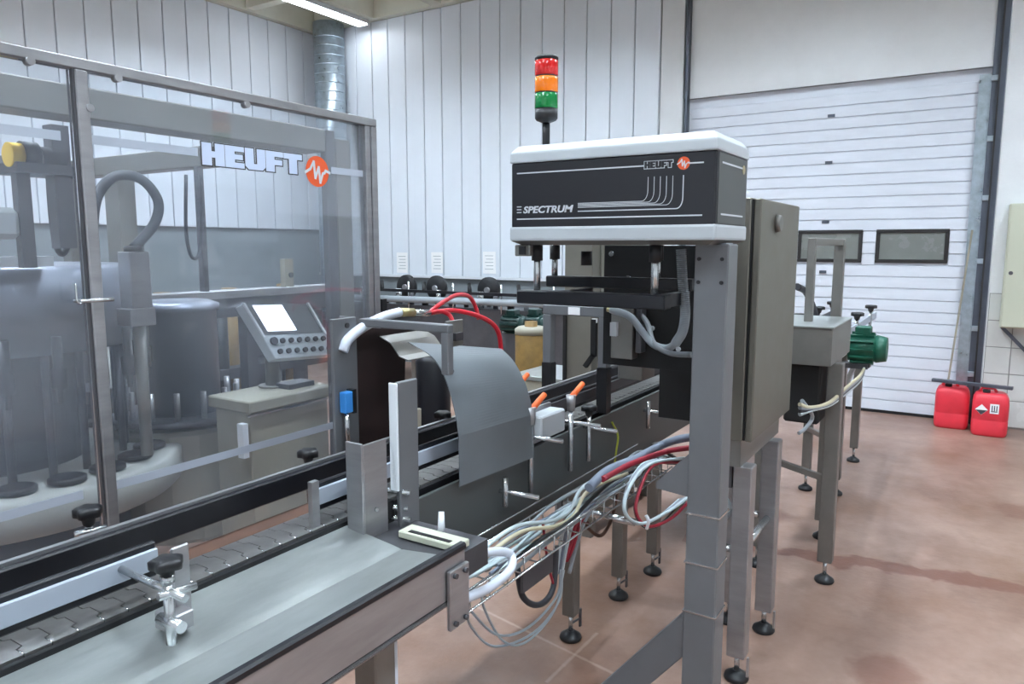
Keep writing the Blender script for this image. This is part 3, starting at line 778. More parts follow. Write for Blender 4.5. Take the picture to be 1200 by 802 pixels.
# ================================================================== INSPECTION UNIT
iu = thing('inspection_unit', (2.25, 0.68, 0), 'bottle inspection unit with white and black head on a grey square post', 'machine')
PX0, PX1, PY0, PY1 = 2.2, 2.30, 0.632, 0.735
post = MB().box(PX0, PX1, PY0, PY1, 0.0, 1.755).build('post', 'grey_paint', iu, bevel=0.004)
for z in (0.577, 0.742, 0.905):
    MB().box(PX0 - 0.003, PX1 + 0.003, PY0 - 0.003, PY1 + 0.003, z, z + 0.006).build('weld_seam', 'steel_bright', post)
MB().prism([(2.215, 0.735, 1.10), (2.215, 0.845, 0.985), (2.215, 0.845, 0.965), (2.215, 0.735, 0.955)], (0.03, 0, 0)).build('gusset', 'grey_paint', iu)
MB().beam((2.25, 0.71, 0.52), (2.25, 1.03, 0.13), 0.10, 0.05, (1, 0, 0)).build('brace', 'grey_paint', iu, bevel=0.003)
MB().box(2.1, 2.4, 0.5, 1.1, 0.0, 0.02).build('base_plate', 'grey_paint', iu)
MB().box(2.215, 2.285, 0.645, 0.72, 1.735, 1.758).build('head_flange', 'housing_white', iu)
for z in (1.71, 1.64):
    for yy in (0.65, 0.72): MB().cyl((PX0, yy, z), (PX0 - 0.006, yy, z), 0.006, n=8).build('bolt', 'black_plastic', post)
# head: white lower tray and lid, black printed band between
HX0, HX1, HY0, HY1 = 2.1, 2.43, 0.643, 1.338
def frustum(z0, z1, a0, a1):
    mb = MB(); vs = []
    for z, a in ((z0, a0), (z1, a1)):
        vs += [(HX0 + a, HY0 + a, z), (HX1 - a, HY0 + a, z), (HX1 - a, HY1 - a, z), (HX0 + a, HY1 - a, z)]
    mb._add(vs, [(3, 2, 1, 0), (4, 5, 6, 7), (0, 1, 5, 4), (1, 2, 6, 5), (2, 3, 7, 6), (3, 0, 4, 7)]); return mb
hb = MB().box(HX0 + 0.004, HX1 - 0.004, HY0 + 0.004, HY1 - 0.004, 1.80, 2.02).build('head_body', 'black_panel', iu, bevel=0.006)
frustum(1.765, 1.812, 0.0, 0.0).build('head_tray', 'housing_white', iu, bevel=0.008, seg=2)
frustum(1.752, 1.7649, 0.03, 0.004).build('head_underside', 'steel_satin', iu)
lid = MB()
vs = []
for z, a in ((2.018, 0.0), (2.052, 0.002), (2.075, 0.022)):
    vs += [(HX0 + a, HY0 + a, z), (HX1 - a, HY0 + a, z), (HX1 - a, HY1 - a, z), (HX0 + a, HY1 - a, z)]
lid._add(vs, [(3, 2, 1, 0), (8, 9, 10, 11)] + [(r * 4 + i, r * 4 + (i + 1) % 4, r * 4 + 4 + (i + 1) % 4, r * 4 + 4 + i) for r in range(2) for i in range(4)])
lid.build('head_lid', 'housing_white', iu, bevel=0.006, seg=2)
# print on the front band (u runs to the viewer's right = -Y)
U = (0, -1, 0); Vv = (0, 0, 1); NF = (-1, 0, 0)
fx = HX0 + 0.0035
FW_, FH = HY1 - HY0, 0.206
def F(u, v): return V((fx, HY1 - u * FW_, 1.812 + v * FH))
def stripe(u0, v0, u1, v1, th, m='print_white'):
    a, b = F(u0, v0), F(u1, v1); d = (b - a).normalized(); s = d.cross(V(NF)) * th / 2
    MB().prism([a - s, b - s, b + s, a + s], V(NF) * 0.0006).build('print_line', m, hb)
stripe(0.04, 0.84, 0.68, 0.84, 0.004); stripe(0.875, 0.84, 0.94, 0.84, 0.004)
stripe(0.04, 0.12, 0.94, 0.12, 0.004)
block_word('HEUFT', F(0.682, 0.80), U, Vv, 0.020, 0.088, 'black_panel', 'print_white', hb, NF, 0.10)
wave_disc(F(0.855, 0.845), U, Vv, 0.0185, NF, hb)
put_text('SPECTRUM', 0.030, F(0.075, 0.215), U, Vv, bold=0.0009, shear=0.2, width=0.185).build('lettering', 'print_white', hb)
for k in range(3): stripe(0.04, 0.225 + k * 0.045, 0.065 , 0.225 + k * 0.045, 0.003)
for k in range(6):
    uu = 0.70 + k * 0.0275 + (0.018 if k == 5 else 0)
    vb = 0.34 - k * 0.016 if k < 5 else 0.22
    r = 0.05
    th = 0.0017 if k < 5 else 0.003
    pts = [(uu, 0.68)] + [(uu - r * 0.55 * (1 - math.cos(t)), vb + 0.15 * (1 - math.sin(t))) for t in [math.pi / 2 * j / 6 for j in range(7)]] + [(0.365, vb - 0.0 * k)]
    mb = MB()
    for a_, b_ in zip(pts[:-1], pts[1:]):
        a, b = F(*a_), F(*b_)
        if (b - a).length < 1e-5: continue
        d = (b - a).normalized(); s = d.cross(V(NF)) * th / 2
        mb.prism([a - s, b - s, b + s, a + s], V(NF) * 0.0006)
    mb.build('print_curve', 'print_white', hb)
# right end of the band
rb = MB().box(HX0 + 0.02, HX1 - 0.015, HY0 + 0.0025, HY0 + 0.0039, 1.815, 2.015).build('end_panel', 'side_panel', hb)
for z in (1.985, 1.838): MB().box(HX0 + 0.05, HX1 - 0.05, HY0 + 0.0015, HY0 + 0.0024, z, z + 0.005).build('print_line', 'print_white', hb)
MB().cyl((HX1 - 0.055, HY0 + 0.0024, 1.984), (HX1 - 0.055, HY0 + 0.001, 1.984), 0.014, n=16).build('logo_disc', 'gold_brass', hb)
# rods and light bars under the head
for (x, y, z0) in ((2.16, 1.265, 1.60), (2.16, 0.845, 1.60), (2.40, 1.33, 1.625), (2.40, 0.93, 1.625)):
    rr = MB().cyl((x, y, z0 - 0.02), (x, y, 1.752), 0.0115, n=16).build('hanger_rod', 'steel_bright', iu)
    MB().cyl((x, y, 1.70), (x, y, 1.7515), 0.019, n=16).build('rod_collar', 'black_plastic', rr)
MB().box(2.13, 2.19, 0.80, 1.33, 1.555, 1.60).build('light_bar', 'black_rail', iu, bevel=0.004)
MB().box(2.375, 2.425, 0.80, 1.355, 1.60, 1.64).build('light_bar', 'black_rail', iu, bevel=0.004)
MB().box(2.19, 2.375, 0.805, 0.84, 1.56, 1.60).build('bar_link', 'black_rail', iu)
MB().box(2.19, 2.375, 1.16, 1.19, 1.56, 1.60).build('bar_link', 'black_rail', iu)
bk = MB().box(2.12, 2.17, 1.27, 1.33, 1.715, 1.752).build('side_bracket', 'steel_satin', iu, bevel=0.003)
MB().box(2.115, 2.12, 1.285, 1.31, 1.72, 1.748).build('bracket_window', 'black_plastic', bk)
cl = MB().cyl((2.38, 1.19, 1.68), (2.38, 1.19, 1.73), 0.02, n=12).build('cable_gland', 'black_plastic', iu)
# black back plate and inner post
MB().box(2.55, 2.57, 0.75, 0.97, 1.12, 1.2999).build('shade_plate', 'rubber', iu)  # black sheet added in place of the deep shade beside the post
bp = MB().box(2.55, 2.57, 0.75, 1.20, 1.30, 1.75).build('back_plate', 'rubber', iu)
for (yy, zz) in ((1.17, 1.72), (1.10, 1.63), (0.9, 1.38), (1.0, 1.45)):
    MB().cyl((2.55, yy, zz), (2.544, yy, zz), 0.010, n=10).build('bolt', 'steel_bright', bp)
y0_, y1_ = at(742, 400, X=2.5).y, at(717, 400, X=2.5).y
sc_ = MB().box(2.49, 2.549, y0_, y1_, 1.335, 1.545).build('sensor_column', 'steel_satin', bp, bevel=0.003)
MB().box(2.47, 2.489, y1_ - 0.03, y1_ - 0.005, 1.42, 1.47).build('sensor_eye', 'housing_white', bp)
MB().box(2.50, 2.549, y0_ - 0.03, y0_ - 0.008, 1.36, 1.545).build('sensor_column', 'steel_dark', bp, bevel=0.003)
# sensor yoke (inverted U) straddling the belt
yk = MB(); yk.box(3.0, 3.05, 1.395, 1.725, 1.43, 1.475); yk.box(3.0, 3.05, 1.395, 1.437, 1.20, 1.43); yk.box(3.0, 3.05, 1.683, 1.725, 1.20, 1.43)
yk = yk.build('sensor_yoke', 'grey_paint', cv, bevel=0.003)
for yy in (1.416, 1.704): MB().box(3.0, 3.05, yy - 0.025, yy + 0.025, 0.99, 1.1995).build('yoke_foot', 'black_plastic', yk)
MB().box(2.998, 2.9999, 1.53, 1.59, 1.435, 1.47).build('yoke_label', 'paper', yk)
MB().box(2.99, 3.01, 1.445, 1.47, 1.25, 1.42).build('black_wand', 'rubber', yk)
MB().beam((3.0, 1.457, 1.26), (3.0, 1.50, 1.20), 0.02, 0.02).build('wand_tip', 'rubber', yk)
MB().box(2.992, 3.0, 1.44, 1.465, 1.405, 1.425).build('yoke_tab', 'paper', yk)
fa = at(712, 362, X=2.46); fb = at(719, 364, X=2.46)
MB().cyl(fa, fb, 0.011, n=10).build('hose_fitting', 'gold_brass', iu)
u2 = MB().box(3.05, 3.2, 1.24, 1.36, 1.15, 1.46).build('reject_head', 'steel_satin', cv, bevel=0.004)
MB().box(3.035, 3.0499, 1.33, 1.355, 1.30, 1.40).build('sensor_eye', 'housing_white', u2)
# hoses at the head
c0 = at(797, 291, X=2.2)
P = [at(798, 292, X=2.3), at(800, 330, X=2.3), at(803, 365, X=2.3), at(800, 388, X=2.3), at(792, 402, X=2.32)]
rh = thing('corrugated_hose', P[-1], 'corrugated grey hose hanging from the white head beside the post', 'hose')
pts = catmull([V(p) for p in P], 8)
MB().tube(P, 0.0135, n=12, sub=8).build('hose_core', 'hose_grey', rh)
cp = catmull(pts, 2)
for a, b in zip(cp[:-1:1], cp[1::1]):
    mid = (a + b) / 2; d = (b - a).normalized() * 0.0022
    MB().cyl(mid - d, mid + d, 0.0165, n=12).build('ring', 'cable_grey', rh)
P = [at(716, 363, X=2.46), at(738, 371, X=2.45), at(752, 388, X=2.45), at(766, 404, X=2.45), at(783, 408, X=2.42), at(795, 399, X=2.34)]
MB().tube(P, 0.013, n=10).build('hose', 'cable_grey', label='smooth grey hose sagging from the sensor yoke to the corrugated hose', cat='hose')
P = [at(742, 360, X=2.53), at(758, 378, X=2.5), at(766, 402, X=2.45), at(785, 414, X=2.4), at(812, 416, X=2.31)]
MB().tube(P, 0.010, n=10).build('hose', 'hose_grey', label='thinner grey hose crossing below the others to the post', cat='hose')

# signal tower
tw = thing('signal_tower', (2.2, 1.256, 2.075), 'stack light with red amber and green lenses on a black stem above the head', 'signal light')
tx, ty = 2.2, 1.256
MB().cyl((tx, ty, 2.07), (tx, ty, 2.165), 0.0125, n=16).build('stem', 'black_plastic', tw)
MB().lathe((tx, ty, 2.155), [(0.013, 0), (0.033, 0.008), (0.038, 0.015), (0.038, 0.045)], 28).build('socket', 'black_plastic', tw)
for i, m_ in enumerate(('lens_green', 'lens_amber', 'lens_red')):
    z = 2.2 + i * 0.0525
    MB().lathe((tx, ty, z), [(0.037, 0), (0.039, 0.002), (0.039, 0.047), (0.037, 0.0495)], 32).build('lens', m_, tw)
    MB().cyl((tx, ty, z + 0.0495), (tx, ty, z + 0.0525), 0.0375, n=28).build('lens_joint', 'black_plastic', tw)
MB().lathe((tx, ty, 2.3575), [(0.039, 0), (0.039, 0.006), (0.034, 0.010), (0.0, 0.011)], 32).build('cap', 'black_plastic', tw)

# ================================================================== CONTROL CABINET
cb = thing('control_cabinet', (3.1, 0.81, 0), 'tall stainless control cabinet on square legs behind the grey post', 'cabinet')
CX0, CX1, CY0, CY1, CZ0, CZ1 = 2.79, 3.46, 0.69, 0.93, 1.005, 1.925
MB().box(CX0, CX1, CY0 + 0.035, CY1, CZ0 - 0.0, CZ1).build('body', 'cabinet_steel', cb, bevel=0.004)
dr = MB().box(CX0 + 0.008, CX1, CY0, CY0 + 0.027, CZ0, CZ1 - 0.004).build('door', 'cabinet_steel', cb, bevel=0.004)
lk = at(910, 262, Y=CY0)
MB().cyl((lk.x, CY0 - 0.0005, lk.z), (lk.x, CY0 - 0.02, lk.z), 0.036, 0.03, n=24).build('lock_plate', 'steel_satin', dr)
MB().box(CX0 + 0.004, CX1 - 0.01, CY0 + 0.027, CY0 + 0.035, CZ0 + 0.005, CZ1 - 0.006).build('door_seal', 'rubber', cb)
MB().box(CX0 + 0.01, CX1 - 0.02, CY0 + 0.04, CY1 - 0.02, 0.90, CZ0 - 0.001).build('plinth', 'steel_satin', cb)
for (x, y) in ((2.857, 0.725), (3.303, 0.725), (2.857, 0.885), (3.303, 0.885)):
    l = MB().box(x - 0.036, x + 0.036, y - 0.036, y + 0.036, 0.105, 0.90).build('leg', 'steel', cb, bevel=0.004)
    MB().cyl((x, y, 0.03), (x, y, 0.115), 0.011, n=10).build('spindle', 'steel_bright', l)
    MB().lathe((x, y, 0), [(0.046, 0.0), (0.05, 0.008), (0.046, 0.02), (0.03, 0.03), (0.018, 0.04)], 24).build('foot', 'foot_black', l)
    MB().beam((x - 0.03, y - 0.05, 0.04), (x - 0.03, y - 0.05, 0.12), 0.008, 0.014).build('levelling_screw', 'steel', l)
for a, b in (((2.857, 0.725), (3.303, 0.725)), ((2.857, 0.725), (2.857, 0.885)), ((3.303, 0.725), (3.303, 0.885)), ((2.857, 0.885), (3.303, 0.885))):
    MB().cyl((a[0], a[1], 0.545), (b[0], b[1], 0.545), 0.016, n=14).build('tie_bar', 'steel_bright', cb)
MB().box(CX0 + 0.05, CX0 + 0.11, 0.77, 0.86, 0.80, 0.895).build('cable_box', 'steel_dark', cb)
for i in range(3):
    MB().tube([(2.85, 0.80 + i * 0.02, 0.86), (2.86, 0.82 + i * 0.02, 0.78), (2.9, 0.79 + i * 0.03, 0.70), (2.95, 0.88, 0.60 + 0.03 * i)], 0.008, n=8).build('cable', ('cable_pale', 'cable_grey', 'cable_red')[i], label=('pale', 'grey', 'dark red')[i] + ' cable dangling under the control cabinet', cat='cable')

# ================================================================== GLAZED GUARD (left foreground)
gd = thing('machine_guard', (1.1, 2.1, 0), 'framed clear guard panel with printed logo in front of the rotary machine', 'guard')
GY0, GY1 = 2.08, 2.12
GT = 2.25
for z0, z1 in ((GT - 0.03, GT), (0.62, 0.66)): MB().box(-0.3, 2.278, GY0, GY1, z0, z1).build('frame_rail', 'steel', gd, bevel=0.003)
for x0, x1 in ((-0.3, -0.26), (1.106, 1.14), (2.212, 2.24), (2.246, 2.278)):
    MB().box(x0, x1, GY0, GY1, 0.0, GT - 0.0305).build('frame_post', 'steel', gd, bevel=0.003)
MB().box(1.100, 1.1055, GY0 + 0.005, GY1 - 0.005, 0.66, GT - 0.031).build('door_gasket', 'steel_dark', gd)
pn1 = MB().box(-0.26, 1.0995, 2.098, 2.102, 0.66, GT - 0.0305).build('pane', 'hazy_acrylic', gd)
pn2 = MB().box(1.1405, 2.2115, 2.098, 2.102, 0.66, GT - 0.0305).build('pane', 'hazy_acrylic', gd)
yt = 2.0975
def tape(x0, x1, z0, z1, par): MB().box(x0, x1, yt - 0.0006, yt, z0, z1).build('tape_strip', 'tape', par)
tape(-0.26, 1.065, 2.028, 2.053, pn1); tape(-0.26, 1.051, 1.04, 1.066, pn1)
tape(1.14, 1.475, 2.028, 2.053, pn2); tape(1.105 + 0.04, 2.205, 1.04, 1.066, pn2); tape(2.04, 2.21, 2.02, 2.045, pn2)
block_word('HEUFT', (1.489, yt - 0.0002, 2.004), (1, 0, 0), (0, 0, 1), 0.07, 0.41, 'logo_fill', 'print_dark', pn2, (0, -1, 0), 0.05)
wave_disc((1.97, yt - 0.0002, 2.022), (1, 0, 0), (0, 0, 1), 0.056, (0, -1, 0), pn2)
for (px_, py_) in ((33, 72), (136, 92), (287, 123), (103, 127), (80, 120)):
    q = at(px_, py_, Y=2.09)
    if 1.08 < q.x < 1.13: continue
    MB().cyl((q.x, 2.075, q.z), (q.x, 2.0975, q.z), 0.011, n=12).build('pane_stud', 'steel', gd)
hd = MB(); hd.tube([(1.07, 2.097, 1.60), (1.07, 2.06, 1.60), (1.12, 2.06, 1.60), (1.155, 2.06, 1.60)], 0.006, n=8, spline=False)
hd.tube([(1.055, 2.06, 1.65), (1.056, 2.06, 1.60), (1.07, 2.06, 1.595)], 0.003, n=8)
hd.build('latch_handle', 'steel_bright', gd)
MB().box(2.292, 2.32, 2.085, 2.115, 1.48, 1.53).build('end_stop', 'black_plastic', gd)

# ================================================================== ROTARY MACHINE behind the guard
mat('turntable_grey', (164, 164, 158), 0.5, 0, var=0.1, scale=4)
rm = thing('rotary_filler', (1.5, 3.5, 0), 'rotary filling machine with grey drum behind the clear guard', 'machine')
MB().box(-0.3, 2.5, 2.6, 2.74, 2.178, 2.283).build('top_beam', 'steel_satin', rm, bevel=0.005)
MB().box(2.5, 2.56, 2.6, 2.64, 0, 2.283).build('end_post', 'steel_dark', rm, bevel=0.004)
MB().box(2.561, 2.66, 2.60, 2.66, 0, 2.25).build('end_post', 'steel_satin', rm, bevel=0.004)
MB().box(2.5, 2.6, 3.5, 5.0, 2.168, 2.275).build('cross_beam', 'steel_satin', rm, bevel=0.005)
MB().box(-0.3, 2.5, 4.9, 5.0, 2.168, 2.275).build('rear_beam', 'steel_satin', rm, bevel=0.005)
MB().box(2.5, 2.53, 3.56, 3.60, 1.5, 2.168).build('hanger_bar', 'steel_dark', rm)
MB().box(2.5, 2.6, 4.9, 5.0, 0, 2.168).build('rear_post', 'steel_satin', rm)
MB().box(0.4, 0.5, 2.6, 2.7, 0, 2.178).build('front_post', 'steel_satin', rm)
q = at(142, 250, X=2.45)
MB().box(2.40, 2.50, q.y - 0.07, q.y + 0.07, 1.3, 2.168).build('column', 'steel_satin', rm)
CXc, CYc = 1.47, 3.62
n = 56
MB().lathe((CXc, CYc, 0), [(0.50, 1.33), (0.57, 1.325), (0.57, 1.655), (0.545, 1.67), (0.50, 1.672)], n).build('drum', 'drum_steel', rm)
MB().lathe((CXc, CYc, 0), [(0.0, 1.64), (0.5, 1.64), (0.5, 1.66)], n).build('drum_top', 'drum_steel', rm)
MB().lathe((CXc, CYc, 0), [(0.0, 0.66), (0.72, 0.66), (0.74, 0.68), (0.74, 0.80), (0.72, 0.815), (0.0, 0.815)], n).build('turntable', 'turntable_grey', rm)
MB().cyl((CXc, CYc, 0.0), (CXc, CYc, 0.66), 0.5, n=40).build('base', 'steel_dark', rm)
MB().cyl((CXc, CYc, 0.815), (CXc, CYc, 1.64), 0.34, n=32).build('core', 'steel_dark', rm)
pad = bott = None
for i in range(22):
    t = 2 * math.pi * (i + 0.4) / 22
    x, y = CXc + math.cos(t) * 0.61, CYc + math.sin(t) * 0.61
    if i == 0:
        pad = MB().lathe((x, y, 0.816), [(0.055, 0), (0.07, 0.006), (0.07, 0.022), (0.055, 0.028)], 20).build('bottle_pad', 'black_plastic', rm)
        bott = MB(); bott.cyl((CXc + math.cos(t) * 0.5, CYc + math.sin(t) * 0.5, 0.815), (CXc + math.cos(t) * 0.5, CYc + math.sin(t) * 0.5, 1.33), 0.016, n=10)
        bott = bott.build('lift_rod', 'steel_dark', rm); x0_, y0_ = x, y; rx, ry = CXc + math.cos(t) * 0.5, CYc + math.sin(t) * 0.5
        valve = MB().lathe((x, y, 1.14), [(0.0, 0), (0.012, 0.0), (0.012, 0.05), (0.03, 0.06), (0.03, 0.13), (0.018, 0.14), (0.018, 0.26)], 12).build('filling_valve', 'black_plastic', rm)
    else:
        clone_part(pad, (x - x0_, y - y0_, 0), rm)
        clone_part(bott, (CXc + math.cos(t) * 0.5 - rx, CYc + math.sin(t) * 0.5 - ry, 0), rm)
        clone_part(valve, (x - x0_, y - y0_, 0), rm)
# white ledge strip on the drum
q0 = at(-60, 307, Y=3.0); q1 = at(60, 307, Y=3.0)
MB().box(q0.x, q1.x, 2.98, 3.05, 1.672, 1.71).build('ledge_strip', 'white_plastic', rm)
# second cylinder on a light plinth
c2 = V((2.26, 3.45, 0))
MB().lathe(c2, [(0.185, 0.86), (0.185, 1.42), (0.20, 1.425), (0.20, 1.455), (0.15, 1.475), (0.0, 1.475)], 40).build('star_column', 'drum_steel', rm)
MB().lathe(c2, [(0.33, 0.30), (0.34, 0.32), (0.34, 0.84), (0.32, 0.86), (0.0, 0.86)], 16, smooth=False).build('plinth', 'beige', rm)
MB().lathe(c2, [(0.30, 0.88), (0.34, 0.88), (0.34, 0.90), (0.30, 0.905), (0.0, 0.905)], 40).build('star_wheel', 'steel_dark', rm)
for k in range(14):
    t = 2 * math.pi * k / 14
    MB().cyl((c2.x + 0.27 * math.cos(t), c2.y + 0.27 * math.sin(t), 0.905), (c2.x + 0.27 * math.cos(t), c2.y + 0.27 * math.sin(t), 1.04), 0.014, n=8).build('star_pin', 'steel', rm)
# guide actuator in front of the column
q = at(160, 340, Y=3.0)
MB().box(q.x - 0.045, q.x + 0.045, 2.96, 3.05, 1.49, 1.725).build('actuator_body', 'steel', rm, bevel=0.004)
MB().box(q.x - 0.06, q.x + 0.05, 2.95, 3.06, 1.415, 1.4899).build('actuator_block', 'steel', rm, bevel=0.004)
MB().cyl((q.x, 3.0, 0.85), (q.x, 3.0, 1.415), 0.025, n=14).build('actuator_rod', 'steel_satin', rm)
MB().cyl((q.x, 3.0, 1.725), (q.x, 3.0, 1.75), 0.04, n=14).build('actuator_cap', 'black_plastic', rm)
P = [V((q.x, 3.0, 1.74)), at(181, 262, Y=3.0), at(185, 235, Y=3.02), at(165, 210, Y=3.05), at(135, 207, Y=3.05), at(114, 230, Y=3.05), at(108, 270, Y=3.05), at(107, 300, Y=3.05)]
MB().tube(P, 0.021, n=12).build('hose', 'hose_dark', label='black hose arching above the drum behind the guard', cat='hose')
P = [at(218, 205, Y=3.4), at(218, 270, Y=3.4), at(224, 300, Y=3.4), at(233, 298, Y=3.4), at(236, 260, Y=3.4), at(236, 205, Y=3.4)]
MB().tube(P, 0.009, n=8).build('hose', 'hose_dark', label='thin dark hose hanging in a narrow U from the cross beam', cat='hose')
P = [at(56, 150, Y=2.9), at(58, 220, Y=2.9), at(64, 280, Y=2.9), at(73, 298, Y=2.9), at(80, 280, Y=2.9), at(74, 240, Y=2.9)]
MB().tube(P, 0.011, n=10).build('hose', 'hose_dark', label='black cable loop hanging beside the left guard post', cat='hose')
# valve gear upper left
q = at(68, 190, Y=2.85)
MB().box(q.x - 0.03, q.x + 0.03, 2.82, 2.88, 1.74, 2.178).build('lift_mast', 'steel_dark', rm)
q = at(28, 255, Y=2.85)
MB().box(q.x - 0.022, q.x + 0.022, 2.83, 2.87, 1.672, 2.0).build('lift_mast', 'steel_dark', rm)
q0 = at(12, 200, Y=2.85); q1 = at(90, 215, Y=2.85)
MB().box(q0.x, q1.x, 2.80, 2.95, 2.0, 2.035).build('valve_shelf', 'steel_dark', rm)
q = at(20, 182, Y=2.85)
MB().cyl((q.x - 0.03, 2.85, q.z), (q.x + 0.01, 2.85, q.z), 0.042, n=20).build('yellow_cap', 'yellow', rm)
MB().cyl((q.x + 0.01, 2.85, q.z), (q.x + 0.06, 2.85, q.z), 0.05, n=20).build('actuator_motor', 'black_plastic', rm)
MB().cyl((q.x + 0.07, 2.85, q.z), (q.x + 0.15, 2.85, q.z), 0.038, n=20).build('actuator_motor', 'steel_dark', rm)
q = at(5, 262, Y=2.85)
MB().cbox((q.x, 2.85, q.z), 0.09, 0.05, 0.11).build('valve_island', 'housing_white', rm, bevel=0.02)
# long rail behind
MB().box(2.3, 4.0, 3.98, 4.12, 1.42, 1.47).build('distribution_rail', 'steel', rm, bevel=0.003)
MB().box(2.3, 4.0, 4.0, 4.10, 1.30, 1.4199).build('distribution_rail', 'steel_dark', rm)
q = at(339, 315, Y=4.0)
sk = MB().box(q.x - 0.035, q.x + 0.035, 4.0, 4.05, 1.47, 1.66).build('switch_box', 'beige', rm)
MB().cyl((q.x + 0.01, 3.999, 1.55), (q.x + 0.01, 3.99, 1.55), 0.018, n=14).build('switch_button', 'steel_dark', sk)
for x in (2.35, 3.1, 3.9): MB().box(x, x + 0.08, 4.0, 4.08, 0, 1.42).build('rail_leg', 'steel_dark', rm)
# dark pipework block in the background
dk = thing('pipe_rack', (3.0, 4.4, 0), 'dim rack of dark pipes standing behind the rotary machine', 'pipes')
for i in range(12):
    x = 2.3 + i * 0.14
    MB().cyl((x, 4.3 + 0.1 * (i % 3), 0.0), (x, 4.3 + 0.1 * (i % 3), 1.1 + 0.12 * (i % 4)), 0.035 + 0.015 * (i % 2), n=12).build('pipe', ('steel_dark', 'steel_satin', 'black_plastic', 'mustard')[i % 4], dk)
MB().box(2.2, 4.1, 4.25, 4.6, 0.85, 0.92).build('pipe_clamp', 'steel_dark', dk)
MB().box(2.2, 4.1, 4.55, 4.65, 0.0, 1.25).build('rack_panel', 'steel_dark', dk)

# operator panel
op = thing('operator_panel', (2.47, 3.0, 1.04), 'tilted operator panel with lit screen and two rows of buttons behind the guard', 'control panel')
o_ = V((2.27, 2.95, 1.475))
ux = V((0.37, -0.04, -0.02)); vz = V((0.10, -0.10, -0.27)); nn = ux.cross(vz).normalized()
if nn.y > 0: nn = -nn
def OP(u, v, d=0.0): return o_ + ux * u + vz * v + nn * d
bd = MB().prism([OP(0, 0), OP(1, 0), OP(1, 1), OP(0, 1)], -nn * 0.07).build('panel_body', 'housing_white', op, bevel=0.004)
MB().prism([OP(0.05, 0.0, .0005), OP(0.96, 0.0, .0005), OP(0.96, 0.56, .0005), OP(0.05, 0.56, .0005)], nn * 0.002).build('panel_bezel', 'grey_paint', bd)
MB().prism([OP(0.12, 0.03, .003), OP(0.56, 0.03, .003), OP(0.56, 0.5, .003), OP(0.12, 0.5, .003)], nn * 0.002).build('panel_screen', 'screen', bd)
for s in (0.0, 0.97):
    MB().prism([OP(s, -0.01, .0005), OP(s + 0.03, -0.01, .0005), OP(s + 0.03, 0.6, .0005), OP(s, 0.6, .0005)], nn * 0.01).build('panel_edge', 'white_plastic', bd)
for r_ in range(2):
    for k in range(7):
        c = OP(0.12 + k * 0.13, 0.68 + r_ * 0.19, 0.0006)
        MB().cyl(c, c + nn * 0.012, 0.013 if r_ or k else 0.02, n=12).build('button', 'print_dark', bd)
MB().cyl((2.47, 3.0, 1.04), (2.47, 3.0, 1.27), 0.035, n=14).build('stand', 'steel_satin', op)
MB().cyl((2.47, 3.0, 1.04), (2.47, 3.0, 1.05), 0.07, n=20).build('stand_base', 'steel_satin', op)
# beige box cabinet
bx = thing('beige_cabinet', (2.5, 2.95, 0), 'low beige metal cabinet with overhanging lid behind the guard', 'cabinet')
q0 = at(292, 470, Y=2.8); q1 = at(384, 470, Y=2.8)
MB().box(q0.x, q1.x, 2.8, 3.05, 0.02, 0.98).build('body', 'beige', bx, bevel=0.004)
MB().box(q0.x - 0.02, q1.x + 0.02, 2.77, 3.08, 0.985, 1.04).build('lid', 'beige', bx, bevel=0.006)
MB().box(q0.x - 0.012, q1.x - 0.01, 2.79, 2.7999, 0.965, 0.975).build('trim_line', 'steel_bright', bx)
MB().box(q1.x - 0.2, q1.x - 0.04, 2.85, 2.95, 1.04, 1.065).build('lid_grip', 'steel_dark', bx)
MB().box(q0.x - 0.05, q0.x - 0.02, 2.79, 2.83, 0.78, 0.94).build('side_strip', 'white_plastic', bx)

# ================================================================== BACKGROUND LINE along the planked wall
bl = thing('rear_conveyor', (7.3, 5.3, 0), 'rear conveyor line with white tube rail below the planked wall', 'conveyor')
MB().cyl((7.2, 3.9, 1.10), (7.2, 7.2, 1.06), 0.04, n=16).build('tube_rail', 'cable_grey', bl)
MB().box(7.25, 7.6, 3.9, 7.6, 0.92, 1.0).build('conveyor_bed', 'steel_dark', bl)
MB().box(7.18, 7.22, 3.9, 7.6, 1.165, 1.20).build('guide_rail', 'black_rail', bl)
for y in (4.0, 4.7, 5.4, 6.1, 6.8, 7.4):
    MB().box(7.3, 7.36, y, y + 0.06, 0, 0.92).build('leg', 'steel_satin', bl)
    MB().cyl((7.2, y, 0.95), (7.2, y, 1.30), 0.012, n=8).build('rail_post', 'steel_bright', bl)
    MB().cyl((7.2, y - 0.25, 1.19), (7.26, y - 0.2, 1.29), 0.025, n=8).build('rail_clamp', 'black_plastic', bl)
MB().box(7.24, 7.249, 3.9, 7.6, 0.3, 0.99).build('front_panel', 'steel_dark', bl)
for k in range(16):
    yk_ = 4.0 + k * 0.215
    MB().cyl((7.32, yk_, 1.0), (7.32, yk_, 1.10 + 0.05 * (k % 3)), 0.03 + 0.012 * (k % 2), n=10).build('clamp_block', ('black_plastic', 'steel_dark', 'steel_bright')[k % 3], bl)
MB().box(7.6, 7.66, 3.9, 7.6, 0.75, 0.92).build('side_plate', 'steel_dark', bl)
